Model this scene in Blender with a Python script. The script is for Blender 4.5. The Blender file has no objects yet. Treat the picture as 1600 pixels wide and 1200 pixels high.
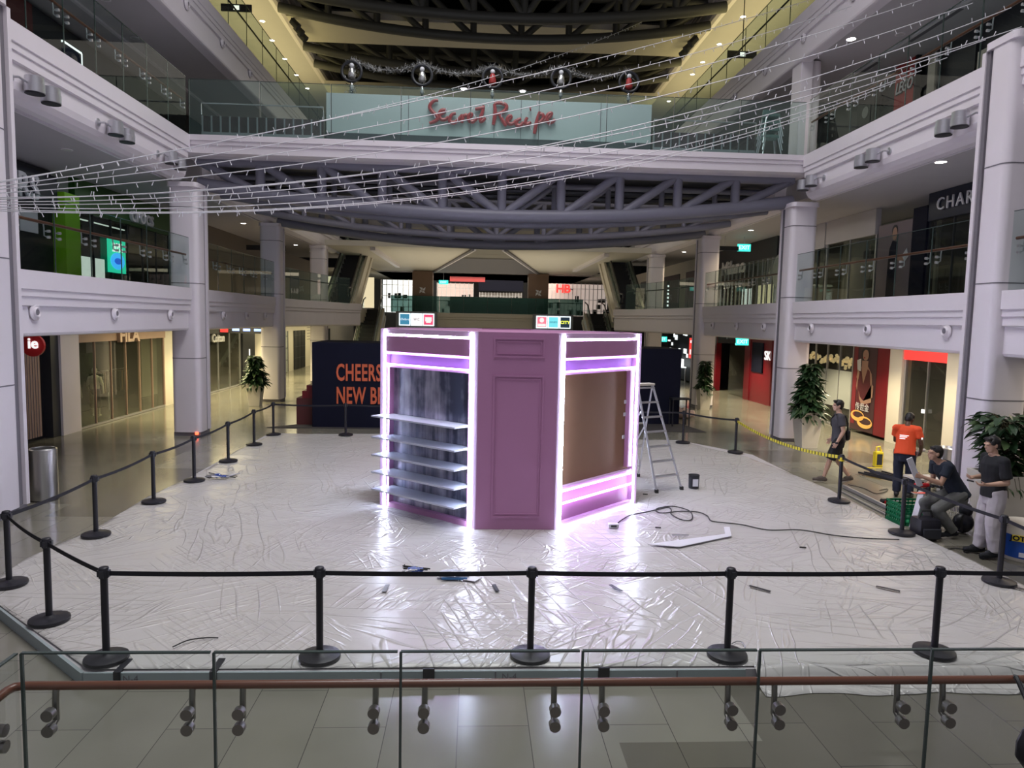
import bpy, bmesh, math, random
from mathutils import Vector, Matrix
random.seed(7)
S = 0.9            # metres per drawing unit
scn = bpy.context.scene
C = scn.collection

# ------------------------------------------------------------------ camera, world, exposure
CAMZ = 3.8
def _n(v):
    return v.normalized()
_Y = _n(Vector((742-800, 499-600, 1110.)))
_a = Vector((1, .021, 0)); _X = _n(_a - _Y*_a.dot(_Y))
_Z = _n(_X.cross(_Y)); _Z = _Z if _Z.y < 0 else -_Z
def c2w(v): return Vector((_X.dot(v), _Y.dot(v), _Z.dot(v)))
cam_d = bpy.data.cameras.new('camera'); cam = bpy.data.objects.new('camera', cam_d); C.objects.link(cam)
cam_d.sensor_width = 36; cam_d.lens = 1110/1600*36; cam_d.clip_start = .05; cam_d.clip_end = 300
r_, u_, b_ = c2w(Vector((1,0,0))), c2w(Vector((0,-1,0))), c2w(Vector((0,0,-1)))
cam.matrix_world = Matrix(((r_.x,u_.x,b_.x,0),(r_.y,u_.y,b_.y,0),(r_.z,u_.z,b_.z,CAMZ*S),(0,0,0,1)))
scn.camera = cam
def px(u, v, axis, val):
    """point on the plane axis=val seen at pixel (u,v) of the photograph (drawing units)"""
    d = c2w(Vector((u-800, v-600, 1110.))); i = 'xyz'.index(axis)
    o = Vector((0,0,CAMZ)); t = (val-o[i])/d[i]
    return o + d*t

w = bpy.data.worlds.new('world'); scn.world = w; w.use_nodes = True
bg = w.node_tree.nodes['Background']; bg.inputs[0].default_value = (.62,.60,.68,1); bg.inputs[1].default_value = .42
vs = scn.view_settings; vs.view_transform = 'Standard'; vs.look = 'None'; vs.exposure = 0.10; vs.gamma = 1; vs.use_curve_mapping = False

def area(name, loc, rot, sx, sy, power, col, spread=math.pi):
    l = bpy.data.lights.new(name, 'AREA'); l.shape = 'RECTANGLE'; l.size = sx*S; l.size_y = sy*S
    l.energy = power; l.color = col; l.spread = spread
    o = bpy.data.objects.new(name, l); o.location = Vector(loc)*S; o.rotation_euler = rot; C.objects.link(o); return o
def spot(name, loc, power, col, angle=110, blend=.8, rot=(0,0,0), size=.06):
    l = bpy.data.lights.new(name, 'SPOT'); l.energy = power; l.color = col; l.spot_size = math.radians(angle); l.spot_blend = blend
    l.shadow_soft_size = size
    o = bpy.data.objects.new(name, l); o.location = Vector(loc)*S; o.rotation_euler = rot; C.objects.link(o); return o
# added soft fill from above, standing in for overhead light in the atrium
area('overhead_fill', (.8, 12, 21), (0,0,0), 8, 16, 1600, (.98,.95,.97), math.radians(130))
area('overhead_fill', (.8, 40, 15.5), (0,0,0), 9, 14, 420, (1,.93,.8))
WARM = (1,.82,.5)
# strip coves under the upper soffits, far half of the mall
for sx in (-10.6, 12.2):
    area('cove_light', (sx, 33, 14.6), (math.pi,0,0), 1.6, 22, 300, (1,.84,.36))
    area('cove_light', (sx, 33, 14.5), (0,0,0), 1.2, 22, 30, (1,.84,.45))

for z_,e_ in ((7.7,26),(12.3,22)):  # added dim fill inside the galleries and the near left corridor
    area('gallery_fill', (-11.6,18,z_),(0,0,0),1.2,20,e_ if z_<9 else 7,(.9,.95,1)); area('gallery_fill', (12.9,20,z_),(0,0,0),1.2,22,e_,(1,.95,.85))
area('gallery_fill', (-11.2,18,3.2),(0,0,0),1.0,14,20,(1,.9,.8))
area('deck_fill',(.8,26.5,8.3),(math.radians(80),0,0),17,.5,90,(1,.9,.85))  # added fill under the bridge deck to brighten the rear edge
area('bounce_fill',(.8,50,4.9),(math.pi,0,0),14,16,330,(1,.88,.66))  # added upward fill standing in for light bounced off the floor
area('corridor_fill',(-10.8,32,3.3),(0,0,0),1.6,15,300,(1,.86,.48))  # added fill along both corridors, besides their downlights
area('corridor_fill',(-10.5,50,3.3),(0,0,0),2.5,16,330,(1,.86,.5))
area('corridor_fill',(12.2,17,3.25),(0,0,0),1.5,12,150,(1,.88,.68))
area('cafe_fill', (.4,21.6,14.5),(math.radians(20),0,0),9,.6,120,(.95,1,1))  # added fill that brightens the panel on the bridge
area('far_shop_fill', (.8,63.5,7.5),(math.radians(50),0,0),14,.6,260,(1,.9,.75))  # added fill from the front to brighten the far shop bars
# ------------------------------------------------------------------ materials
def mat(name, col, rough=.5, metal=0, emit=None, estr=1, bump=None, noise=0, spec=.5, coat=0):
    m = bpy.data.materials.new(name); m.use_nodes = True; nt = m.node_tree; p = nt.nodes['Principled BSDF']
    p.inputs['Base Color'].default_value = (*col,1); p.inputs['Roughness'].default_value = rough
    p.inputs['Metallic'].default_value = metal; p.inputs['Specular IOR Level'].default_value = spec
    p.inputs['Coat Weight'].default_value = coat
    if emit: p.inputs['Emission Color'].default_value = (*emit,1); p.inputs['Emission Strength'].default_value = estr
    if noise or bump:
        tc = nt.nodes.new('ShaderNodeTexCoord'); no = nt.nodes.new('ShaderNodeTexNoise')
        no.inputs['Scale'].default_value = bump[0] if bump else 3; no.inputs['Detail'].default_value = 4
        nt.links.new(tc.outputs['Object'], no.inputs['Vector'])
        if bump:
            b = nt.nodes.new('ShaderNodeBump'); b.inputs['Strength'].default_value = bump[1]; b.inputs['Distance'].default_value = .02
            nt.links.new(no.outputs['Fac'], b.inputs['Height']); nt.links.new(b.outputs['Normal'], p.inputs['Normal'])
        if noise:
            n2 = nt.nodes.new('ShaderNodeTexNoise'); n2.inputs['Scale'].default_value = 2.2; n2.inputs['Detail'].default_value = 5
            nt.links.new(tc.outputs['Object'], n2.inputs['Vector'])
            mx = nt.nodes.new('ShaderNodeMix'); mx.data_type = 'RGBA'
            mx.inputs[6].default_value = (*[c*(1-noise) for c in col],1); mx.inputs[7].default_value = (*[min(1,c*(1+noise)) for c in col],1)
            nt.links.new(n2.outputs['Fac'], mx.inputs[0]); nt.links.new(mx.outputs[2], p.inputs['Base Color'])
    return m
def glassmat(name, tint, refl=.9, rough=0.0, base=.0, basecol=(.3,.4,.38)):
    m = bpy.data.materials.new(name); m.use_nodes = True; nt = m.node_tree; nt.nodes.clear()
    out = nt.nodes.new('ShaderNodeOutputMaterial'); tr = nt.nodes.new('ShaderNodeBsdfTransparent'); tr.inputs[0].default_value = (*tint,1)
    gl = nt.nodes.new('ShaderNodeBsdfGlossy'); gl.inputs['Roughness'].default_value = rough; gl.inputs[0].default_value = (refl,refl,refl,1)
    fr = nt.nodes.new('ShaderNodeFresnel'); fr.inputs[0].default_value = 1.5
    mx = nt.nodes.new('ShaderNodeMixShader'); ge = nt.nodes.new('ShaderNodeNewGeometry'); ml = nt.nodes.new('ShaderNodeMath'); ml.operation='MULTIPLY_ADD'; ml.inputs[1].default_value=-1; ml.inputs[2].default_value=1
    m3 = nt.nodes.new('ShaderNodeMath'); m3.operation='MULTIPLY'; nt.links.new(ge.outputs['Backfacing'], ml.inputs[0]); nt.links.new(ml.outputs[0], m3.inputs[0]); nt.links.new(fr.outputs[0], m3.inputs[1]); nt.links.new(m3.outputs[0], mx.inputs[0]); nt.links.new(tr.outputs[0], mx.inputs[1]); nt.links.new(gl.outputs[0], mx.inputs[2])
    last = mx
    if base > 0:
        df = nt.nodes.new('ShaderNodeBsdfDiffuse'); df.inputs[0].default_value = (*basecol,1)
        m2 = nt.nodes.new('ShaderNodeMixShader'); m2.inputs[0].default_value = base
        nt.links.new(mx.outputs[0], m2.inputs[1]); nt.links.new(df.outputs[0], m2.inputs[2]); last = m2
    nt.links.new(last.outputs[0], out.inputs[0]); return m

M = dict(
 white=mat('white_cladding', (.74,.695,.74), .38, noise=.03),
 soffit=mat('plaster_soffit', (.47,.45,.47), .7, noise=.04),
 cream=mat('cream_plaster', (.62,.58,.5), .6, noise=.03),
 groove=mat('shadow_gap', (.16,.15,.17), .7),
 dark=mat('dark_finish', (.012,.013,.018), .5),
 darkg=mat('charcoal_panel', (.03,.032,.04), .4),
 truss=mat('grey_painted_steel', (.17,.17,.215), .45, noise=.08),
 steel=mat('brushed_steel', (.6,.6,.6), .28, 1, bump=(60,.05)),
 chrome=mat('chrome', (.75,.75,.75), .12, 1),
 alu=mat('aluminium', (.62,.62,.66), .35, .9),
 black=mat('black_powder_coat', (.012,.012,.018), .42),
 belt=mat('black_webbing', (.010,.010,.016), .75),
 rail=mat('brown_handrail', (.14,.05,.03), .28),
 pink=mat('mauve_paint', (.44,.20,.37), .55, noise=.04),
 pinkl=mat('light_mauve_paint', (.66,.44,.66), .55),
 mdf=mat('brown_board', (.24,.13,.075), .75, noise=.1),
 led=mat('led_strip', (1,1,1), .5, emit=(.68,.77,1), estr=74),
 ledp=mat('violet_led_strip', (1,1,1), .5, emit=(.72,.42,1), estr=13),
 leds=mat('foot_light_strip', (1,1,1), .5, emit=(.85,.7,1), estr=9),
 channel=mat('violet_light_channel', (.42,.25,.62), .6),
 fitting=mat('dark_chrome_fitting', (.22,.21,.20), .3, .9),
 shelf=mat('frosted_acrylic', (.55,.58,.68), .3, noise=.04),
 navy=mat('navy_hoarding', (.0045,.0055,.018), .7, noise=.1, spec=.2),
 orange=mat('orange_letters', (.65,.13,.05), .6),
 mats=mat('dark_carpet_tile', (.05,.045,.045), .95, noise=.2),
 red=mat('red_sign', (.42,.012,.018), .4),
 redl=mat('lit_red_sign', (.5,.02,.02), .4, emit=(1,.06,.05), estr=.9),
 redw=mat('red_lacquer_wall', (.17,.008,.015), .3, noise=.15),
 wood=mat('pale_wood_slat', (.36,.24,.19), .6, noise=.12),
 woodd=mat('brown_stone', (.17,.10,.065), .5, noise=.1),
 green=mat('lime_green_panel', (.20,.50,.01), .5),
 greend=mat('dark_green_fascia', (.02,.09,.01), .5),
 letter=mat('white_letters', (.62,.62,.66), .5),
 letterl=mat('lit_white_letters', (.8,.8,.8), .5, emit=(1,1,1), estr=.8),
 leaf=mat('leaf', (.018,.05,.016), .45, noise=.5),
 leafd=mat('young_leaf', (.05,.09,.03), .45, noise=.4),
 stem=mat('stem', (.06,.05,.02), .7),
 pot=mat('white_planter', (.62,.58,.50), .5),
 soil=mat('soil', (.03,.02,.015), .9),
 bulb=mat('clear_bulbs', (.62,.62,.66), .4, emit=(1,.97,1), estr=.05),
 wire=mat('pale_wire', (.6,.6,.63), .5),
 tinsel=mat('silver_tinsel', (.55,.55,.56), .25, .8),
 warmlit=mat('glowing_shop_wall', (.9,.8,.6), .6, emit=(1,.86,.55), estr=.7),  # emission put in for shop light falling on the wall
 coolit=mat('glowing_display', (.9,.9,.9), .6, emit=(.93,1,.98), estr=1.0),  # emission stands in for light on walls and goods; also real tubes, signs
 pinklit=mat('glowing_pink_wall', (.8,.6,.6), .6, emit=(1,.85,.75), estr=.32),  # glow painted in to stand for shop lighting
 lamp=mat('lamp_lens', (1,1,1), .4, emit=(1,.95,.85), estr=14),
 lampoff=mat('lamp_off', (.5,.5,.5), .3),
 exit=mat('exit_sign_green', (.05,.5,.4), .5, emit=(.05,.75,.62), estr=1.3),
 yellow=mat('yellow_plastic', (.75,.58,.02), .45),
 frost=mat('frosted_film', (.36,.38,.36), .5, noise=.05),
 greyp=mat('grey_edge_board', (.30,.35,.36), .6, noise=.05),
 concrete=mat('grey_metal', (.22,.23,.25), .5),
 rubber=mat('dark_rubber', (.02,.02,.02), .8),
)
# gallery and shop glass
M['glass'] = glassmat('clear_glass', (.95,.975,.965), .8)
M['glassg'] = glassmat('green_glass', (.86,.93,.91), .8, base=.05, basecol=(.35,.5,.48))
M['glassb'] = glassmat('balustrade_glass', (.88,.93,.915), .26, base=.0)
M['glassteal'] = glassmat('teal_glass', (.6,.8,.77), .6, base=.55, basecol=(.045,.13,.115))
M['gedge'] = mat('glass_edge', (.05,.07,.065), .2)
M['shopglass'] = glassmat('shop_glass', (.80,.82,.78), .9, base=.06, basecol=(.30,.29,.25))
def smear():
    m=mat('smeared_mirror', (.3,.3,.38), .25, .6); nt=m.node_tree; p=nt.nodes['Principled BSDF']; N=nt.nodes.new; L=nt.links.new
    tc=N('ShaderNodeTexCoord'); outs=[]
    for sc_ in ((7,7,.5),(1.6,1.6,.25),(4,4,3)):
        mp=N('ShaderNodeMapping'); mp.inputs['Scale'].default_value=sc_; L(tc.outputs['Object'],mp.inputs[0]); n=N('ShaderNodeTexNoise'); n.inputs['Scale'].default_value=1.4; n.inputs['Detail'].default_value=5; L(mp.outputs[0],n.inputs[0]); outs.append(n.outputs['Fac'])
    a1=N('ShaderNodeMath'); a1.operation='MULTIPLY'; L(outs[0],a1.inputs[0]); L(outs[1],a1.inputs[1]); a2=N('ShaderNodeMath'); a2.operation='MULTIPLY_ADD'; L(outs[2],a2.inputs[0]); a2.inputs[1].default_value=.25; L(a1.outputs[0],a2.inputs[2])
    cr=N('ShaderNodeValToRGB'); cr.color_ramp.elements[0].position=.30; cr.color_ramp.elements[0].color=(.10,.11,.16,1); cr.color_ramp.elements[1].position=.52; cr.color_ramp.elements[1].color=(.62,.60,.70,1); L(a2.outputs[0],cr.inputs[0]); L(cr.outputs[0],p.inputs['Base Color']); return m
M['mirror'] = smear()

def tile_floor():
    m = bpy.data.materials.new('polished_floor_tiles'); m.use_nodes = True; nt = m.node_tree; p = nt.nodes['Principled BSDF']
    N = nt.nodes.new; L = nt.links.new
    g = N('ShaderNodeNewGeometry'); mp = N('ShaderNodeMapping'); mp.inputs['Rotation'].default_value = (0,0,math.pi/2)
    mp.inputs['Location'].default_value = (.32,.09,0)
    L(g.outputs['Position'], mp.inputs[0])
    b = N('ShaderNodeTexBrick'); L(mp.outputs[0], b.inputs[0]); b.offset = 0.5
    b.inputs['Color1'].default_value = (.215,.207,.17,1); b.inputs['Color2'].default_value = (.19,.183,.15,1)
    b.inputs['Mortar'].default_value = (.07,.065,.06,1); b.inputs['Scale'].default_value = 1
    b.inputs['Mortar Size'].default_value = .0035; b.inputs['Brick Width'].default_value = 1.2; b.inputs['Row Height'].default_value = .6
    no = N('ShaderNodeTexNoise'); no.inputs['Scale'].default_value = 1.3; no.inputs['Detail'].default_value = 6
    L(g.outputs['Position'], no.inputs[0])
    mx = N('ShaderNodeMix'); mx.data_type = 'RGBA'; mx.blend_type = 'MULTIPLY'; mx.inputs[0].default_value = 1
    rp = N('ShaderNodeMapRange'); rp.inputs[3].default_value = .82; rp.inputs[4].default_value = 1.15; L(no.outputs['Fac'], rp.inputs[0])
    L(b.outputs['Color'], mx.inputs[6]); L(rp.outputs[0], mx.inputs[7])
    # darker floor patches: tiles in front, painted shadow and reflection in the left corridor
    sp = N('ShaderNodeSeparateXYZ'); L(g.outputs['Position'], sp.inputs[0])
    def rect(x0,x1,y0,y1):
        def cmp(o, v, op):
            q = N('ShaderNodeMath'); q.operation = op; L(o, q.inputs[0]); q.inputs[1].default_value = v; return q.outputs[0]
        def mul(a, c):
            q = N('ShaderNodeMath'); q.operation = 'MULTIPLY'; L(a, q.inputs[0]); L(c, q.inputs[1]); return q.outputs[0]
        return mul(mul(cmp(sp.outputs[0],x0*S,'GREATER_THAN'), cmp(sp.outputs[0],x1*S,'LESS_THAN')), mul(cmp(sp.outputs[1],y0*S,'GREATER_THAN'), cmp(sp.outputs[1],y1*S,'LESS_THAN')))
    last = mx.outputs[2]
    for rc in [(1.37,12,1,6.07),(2.7,12,6.07,7.4),(-7.9,-6.2,13.3,17.6),(-12.5,-7.9,14.2,20.9),(8.3,12,19.2,21.0),(8.3,14,9,11.8)]:
        m2 = N('ShaderNodeMix'); m2.data_type = 'RGBA'; m2.blend_type = 'MULTIPLY'; L(last, m2.inputs[6]); m2.inputs[7].default_value = (.60,.585,.57,1)
        L(rect(*rc), m2.inputs[0]); last = m2.outputs[2]
    L(last, p.inputs['Base Color']); p.inputs['Roughness'].default_value = .16
    rr = N('ShaderNodeMapRange'); rr.inputs[3].default_value = .10; rr.inputs[4].default_value = .26; L(no.outputs['Fac'], rr.inputs[0]); L(rr.outputs[0], p.inputs['Roughness'])
    return m
M['floor'] = tile_floor()

def film():
    m = bpy.data.materials.new('plastic_dust_sheet'); m.use_nodes = True; nt = m.node_tree; p = nt.nodes['Principled BSDF']
    N = nt.nodes.new; L = nt.links.new
    g = N('ShaderNodeNewGeometry')
    n0 = N('ShaderNodeTexNoise'); n0.inputs['Scale'].default_value = .55; n0.inputs['Detail'].default_value = 2; L(g.outputs['Position'], n0.inputs[0])
    # creases: straight folds (cell edges) that come and go, plus fine crumple
    wn = N('ShaderNodeTexNoise'); wn.inputs['Scale'].default_value = .8; wn.inputs['Detail'].default_value = 2; L(g.outputs['Position'], wn.inputs[0])
    def pull(rot, fx, fy, seed, mscale, lo=.51, hi=.62, wd=.024):
        mp = N('ShaderNodeMapping'); mp.inputs['Rotation'].default_value = (0,0,rot); mp.inputs['Location'].default_value = (seed,seed*.7,0); L(g.outputs['Position'], mp.inputs[0])
        m2 = N('ShaderNodeMapping'); m2.inputs['Scale'].default_value = (fx,fy,0); L(mp.outputs[0], m2.inputs[0])
        n = N('ShaderNodeTexNoise'); n.inputs['Scale'].default_value = 1; n.inputs['Detail'].default_value = 1.5; n.inputs['Distortion'].default_value = .25; L(m2.outputs[0], n.inputs[0])
        s_ = N('ShaderNodeMath'); s_.operation='SUBTRACT'; L(n.outputs['Fac'], s_.inputs[0]); s_.inputs[1].default_value=.5
        c = N('ShaderNodeMath'); c.operation='ABSOLUTE'; L(s_.outputs[0], c.inputs[0])
        r = N('ShaderNodeMapRange'); r.interpolation_type='SMOOTHSTEP'; r.inputs[1].default_value = 0; r.inputs[2].default_value = wd; r.inputs[3].default_value = 1; r.inputs[4].default_value = 0; L(c.outputs[0], r.inputs[0])
        mk = N('ShaderNodeTexNoise'); mk.inputs['Scale'].default_value = mscale; mk.inputs['Detail'].default_value = 0; L(mp.outputs[0], mk.inputs[0])
        r2 = N('ShaderNodeMapRange'); r2.inputs[1].default_value = lo; r2.inputs[2].default_value = hi; L(mk.outputs['Fac'], r2.inputs[0])
        q = N('ShaderNodeMath'); q.operation='MULTIPLY'; L(r.outputs[0], q.inputs[0]); L(r2.outputs[0], q.inputs[1]); return q.outputs[0]
    sets = [pull(.35,.35,3.2,3,.55), pull(-.55,.4,3.6,11,.6), pull(1.25,.4,3.0,23,.6), pull(-1.2,.5,4.0,31,.7), pull(.05,.3,4.2,47,.5,.47,.58), pull(.8,.8,6.5,61,.8,.5,.56,.05), pull(-.9,.9,6.0,77,.8,.5,.56,.05)]
    fn = N('ShaderNodeTexNoise'); fn.inputs['Scale'].default_value = 2.2; fn.inputs['Detail'].default_value = 3; fn.inputs['Distortion'].default_value = .8; L(g.outputs['Position'], fn.inputs[0])
    def add(a,b,w):
        q = N('ShaderNodeMath'); q.operation = 'MULTIPLY_ADD'; L(b, q.inputs[0]); q.inputs[1].default_value = w; L(a, q.inputs[2]); return q.outputs[0]
    h = sets[0]
    for k_, s_ in enumerate(sets[1:]): h = add(h, s_, .9 if k_ < 4 else .45)
    h = add(h, fn.outputs['Fac'], .5)
    bp = N('ShaderNodeBump'); bp.inputs['Strength'].default_value = .62; bp.inputs['Distance'].default_value = .025; L(h, bp.inputs['Height']); L(bp.outputs[0], p.inputs['Normal'])
    mx = N('ShaderNodeMix'); mx.data_type = 'RGBA'; mx.inputs[6].default_value = (.45,.435,.415,1); mx.inputs[7].default_value = (.53,.515,.50,1); L(n0.outputs['Fac'], mx.inputs[0])
    L(mx.outputs[2], p.inputs['Base Color']); p.inputs['Roughness'].default_value = .27; p.inputs['Specular IOR Level'].default_value = .55
    return m
M['film'] = film()

# ------------------------------------------------------------------ mesh helpers
class MB:
    def __init__(s, o=(0,0,0), sc=S): s.v=[]; s.f=[]; s.o=Vector(o); s.sc=sc; s.M=None
    def _a(s, vs, fs):
        n=len(s.v); s.v += [ (s.M @ Vector(v)) if s.M else Vector(v) for v in vs ]; s.f += [tuple(n+i for i in f) for f in fs]; return s
    def box(s, x0,x1,y0,y1,z0,z1):
        return s._a([(x0,y0,z0),(x1,y0,z0),(x1,y1,z0),(x0,y1,z0),(x0,y0,z1),(x1,y0,z1),(x1,y1,z1),(x0,y1,z1)],
                    [(0,3,2,1),(4,5,6,7),(0,1,5,4),(1,2,6,5),(2,3,7,6),(3,0,4,7)])
    def bar(s, p, q, wd, ht, up=(0,0,1)):
        p,q=Vector(p),Vector(q); d=(q-p).normalized(); u=Vector(up)
        if abs(d.dot(u))>.99: u=Vector((0,1,0))
        r=d.cross(u).normalized(); u=r.cross(d)
        vs=[]
        for c in (p,q):
            for a,b in ((-1,-1),(1,-1),(1,1),(-1,1)): vs.append(c+r*a*wd/2+u*b*ht/2)
        return s._a(vs,[(0,1,2,3),(7,6,5,4),(0,4,5,1),(1,5,6,2),(2,6,7,3),(3,7,4,0)])
    def tube(s, pts, r, n=8, cap=True):
        pts=[Vector(p) for p in pts]; rs = r if isinstance(r,(list,tuple)) else [r]*len(pts)
        vs=[]; fs=[]; prev=None
        for i,p in enumerate(pts):
            d=(pts[min(i+1,len(pts)-1)]-pts[max(i-1,0)]).normalized()
            if prev is None:
                a=Vector((0,0,1)) if abs(d.z)<.9 else Vector((1,0,0)); u=d.cross(a).normalized()
            else: u=(prev-d*prev.dot(d)); u = u.normalized() if u.length>1e-6 else d.orthogonal().normalized()
            prev=u; w_=d.cross(u)
            for k in range(n):
                t=2*math.pi*k/n; vs.append(p+(u*math.cos(t)+w_*math.sin(t))*rs[i])
        for i in range(len(pts)-1):
            for k in range(n):
                a=i*n+k; b=i*n+(k+1)%n; fs.append((a,a+n,b+n,b))
        if cap: fs.append(tuple(range(n))); fs.append(tuple(reversed(range((len(pts)-1)*n,len(pts)*n))))
        return s._a(vs,fs)
    def cyl(s, p, q, r, r2=None, n=16): return s.tube([p,q],[r,r if r2 is None else r2],n)
    def prism(s, poly, a, b, plane='xy'):
        """extrude a closed polygon; plane 'xy' along z, 'xz' along y, 'yz' along x"""
        def P(u,v,t): return {'xy':(u,v,t),'xz':(u,t,v),'yz':(t,u,v)}[plane]
        n=len(poly); vs=[P(u,v,a) for u,v in poly]+[P(u,v,b) for u,v in poly]
        fs=[tuple(reversed(range(n))),tuple(range(n,2*n))]+[(i,(i+1)%n,n+(i+1)%n,n+i) for i in range(n)]
        return s._a(vs,fs)
    def lathe(s, prof, c=(0,0), n=24, z0=0):
        vs=[];fs=[]
        for r,z in prof:
            for k in range(n):
                t=2*math.pi*k/n; vs.append((c[0]+r*math.cos(t), c[1]+r*math.sin(t), z0+z))
        for i in range(len(prof)-1):
            for k in range(n): fs.append((i*n+k,i*n+(k+1)%n,(i+1)*n+(k+1)%n,(i+1)*n+k))
        fs.append(tuple(reversed(range(n)))); fs.append(tuple(range((len(prof)-1)*n,len(prof)*n)))
        return s._a(vs,fs)
    def ball(s, c, rx, ry=None, rz=None, n=12, m=8, R=None):
        ry=ry or rx; rz=rz or rx; c=Vector(c); vs=[];fs=[]
        for i in range(1,m):
            th=math.pi*i/m
            for k in range(n):
                t=2*math.pi*k/n; v=Vector((rx*math.sin(th)*math.cos(t), ry*math.sin(th)*math.sin(t), rz*math.cos(th)))
                vs.append(c+(R@v if R else v))
        top=len(vs); v=Vector((0,0,rz)); vs.append(c+(R@v if R else v)); v=-v; vs.append(c+(R@v if R else v))
        for i in range(m-2):
            for k in range(n): fs.append((i*n+k,(i+1)*n+k,(i+1)*n+(k+1)%n,i*n+(k+1)%n))
        for k in range(n): fs.append((top,k,(k+1)%n)); fs.append((top+1,(m-2)*n+(k+1)%n,(m-2)*n+k))
        return s._a(vs,fs)
    def capsule(s, p, q, r1, r2, n=12):
        p,q=Vector(p),Vector(q); d=(q-p); L=d.length
        if L<1e-5: return s.ball(p,r1)
        d/=L; pts=[];rs=[]
        for a in (-85,-60,-35,-12): pts.append(p+d*r1*math.sin(math.radians(a))); rs.append(r1*math.cos(math.radians(a)))
        for a in (12,35,60,85): pts.append(q+d*r2*math.sin(math.radians(a))); rs.append(r2*math.cos(math.radians(a)))
        return s.tube(pts,rs,n)
    def quad(s, a,b,c,d): return s._a([a,b,c,d],[(0,1,2,3)])
    def poly(s, pts): return s._a(pts,[tuple(range(len(pts)))])
    def build(s, name, m, parent=None, smooth=False, bevel=0, **kw):
        me=bpy.data.meshes.new(name); me.from_pydata([tuple((v-s.o)*s.sc) for v in s.v],[],s.f)
        me.validate(); bm=bmesh.new(); bm.from_mesh(me); bmesh.ops.recalc_face_normals(bm, faces=bm.faces)
        if bevel:
            bmesh.ops.bevel(bm, geom=[e for e in bm.edges if len(e.link_faces)==2 and e.calc_face_angle(0)>.6], offset=bevel*s.sc, segments=2, profile=.6, affect='EDGES')
        bm.to_mesh(me); bm.free()
        if smooth:
            me.shade_smooth()
            try: me.set_sharp_from_angle(angle=math.radians(40))
            except Exception: pass
        o=bpy.data.objects.new(name, me); C.objects.link(o); me.materials.append(M[m] if isinstance(m,str) else m)
        if parent is not None:
            o.parent=parent; o.location = Vector((0,0,0)) if parent.get('_local') else -parent.location
        else: o.location = s.o*s.sc
        for k,v in kw.items(): o[k]=v
        return o
def tag(o, label, cat, group=None, kind=None):
    o['label']=label; o['category']=cat
    if group: o['group']=group
    if kind: o['kind']=kind
    return o
def thing(name, loc, label, cat, group=None, rotz=0, local=False):
    o=bpy.data.objects.new(name,None); C.objects.link(o); o.location=Vector(loc)*S; o.rotation_euler=(0,0,rotz); o.empty_display_size=.1
    tag(o,label,cat,group)
    if local: o['_local']=1
    return o
def struct(name, mb, m, smooth=False, bevel=0):
    o=mb.build(name,m,None,smooth,bevel); o['kind']='structure'; return o
def copy_tree(root, loc=None, rotz=None, label=None, group=None):
    r=root.copy(); C.objects.link(r)
    if loc is not None: r.location=Vector(loc)*S
    if rotz is not None: r.rotation_euler=(0,0,rotz)
    if label: r['label']=label
    if group: r['group']=group
    def rec(src,dst):
        for ch in list(src.children):
            if ch.name.startswith('__'): continue
            c=ch.copy(); C.objects.link(c); c.parent=dst; rec(ch,c)
    rec(root,r); return r
def text(name, s, size, m, parent, loc, rot=(math.pi/2,0,0), ext=.02, xs=1, shear=0, align='CENTER', off=0, space=1):
    """real lettering as a mesh; loc in drawing units"""
    cu=bpy.data.curves.new(name,'FONT'); cu.body=s; cu.size=size*S; cu.extrude=ext*S; cu.align_x=align; cu.align_y='CENTER'; cu.offset=off*S
    cu.shear=shear; cu.space_character=space; cu.resolution_u=3
    t=bpy.data.objects.new(name,cu); C.objects.link(t); dg=bpy.context.evaluated_depsgraph_get()
    me=bpy.data.meshes.new_from_object(t.evaluated_get(dg)); bpy.data.objects.remove(t); 
    for v in me.vertices: v.co.x*=xs
    me.materials.clear(); me.materials.append(M[m] if isinstance(m,str) else m)
    o=bpy.data.objects.new(name,me); C.objects.link(o); o.rotation_euler=rot; o.location=Vector(loc)*S
    if parent is not None:
        o.parent=parent
        if not parent.get('_local'): o.location=Vector(loc)*S-parent.location
    return o
RL=(math.pi/2,0,math.pi/2)     # faces +x (signs on the left side)
RR=(math.pi/2,0,-math.pi/2)    # faces -x (signs on the right side)
# ================================================================== STRUCTURE
XL, XR = -8.6, 10.2            # atrium faces of the galleries
WL, WR = -12.6, 14.0           # shop lines
F1b,F1t,F2b,F2t,F3b,F3t,F4b = 3.28,4.57,7.75,9.12,12.3,13.7,17.3
struct('floor', MB().box(-22,24,1.0,75,-.3,0), 'floor')
def mir(side, x):  # x measured outward from the atrium face
    return XL-x if side=='l' else XR+x
def fascia(side, y0, y1, zb, zt, name, soft=0):
    s = 1 if side=='l' else -1; X0 = XL if side=='l' else XR
    pr=[(0,zt),(0,zt-.36),(-.03,zt-.37),(-.03,zt-.50),(-.06,zt-.51),(-.06,zt-.68),(-.12,zt-.70)]
    if soft: pr += [(-.12,zb+.34),(-.15,zb+.2),(-.22,zb+.09),(-.34,zb+.02),(-.5,zb),(-.5,zb+.25),(-.55,zt)]
    else: pr += [(-.12,zb+.07),(-.14,zb+.02),(-.19,zb),(-.5,zb),(-.55,zt)]
    b=MB(); b.prism([(X0+s*o,z) for o,z in pr], y0, y1, 'xz'); o=struct(name,b,'white'); return o
n=0
def tn():
    global n; n+=1; return 'trim_%d'%n
COLL=[13.35,22.75,31.9,41.2]; COLR=[13.8,23.0,32.1,41.4]
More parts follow.
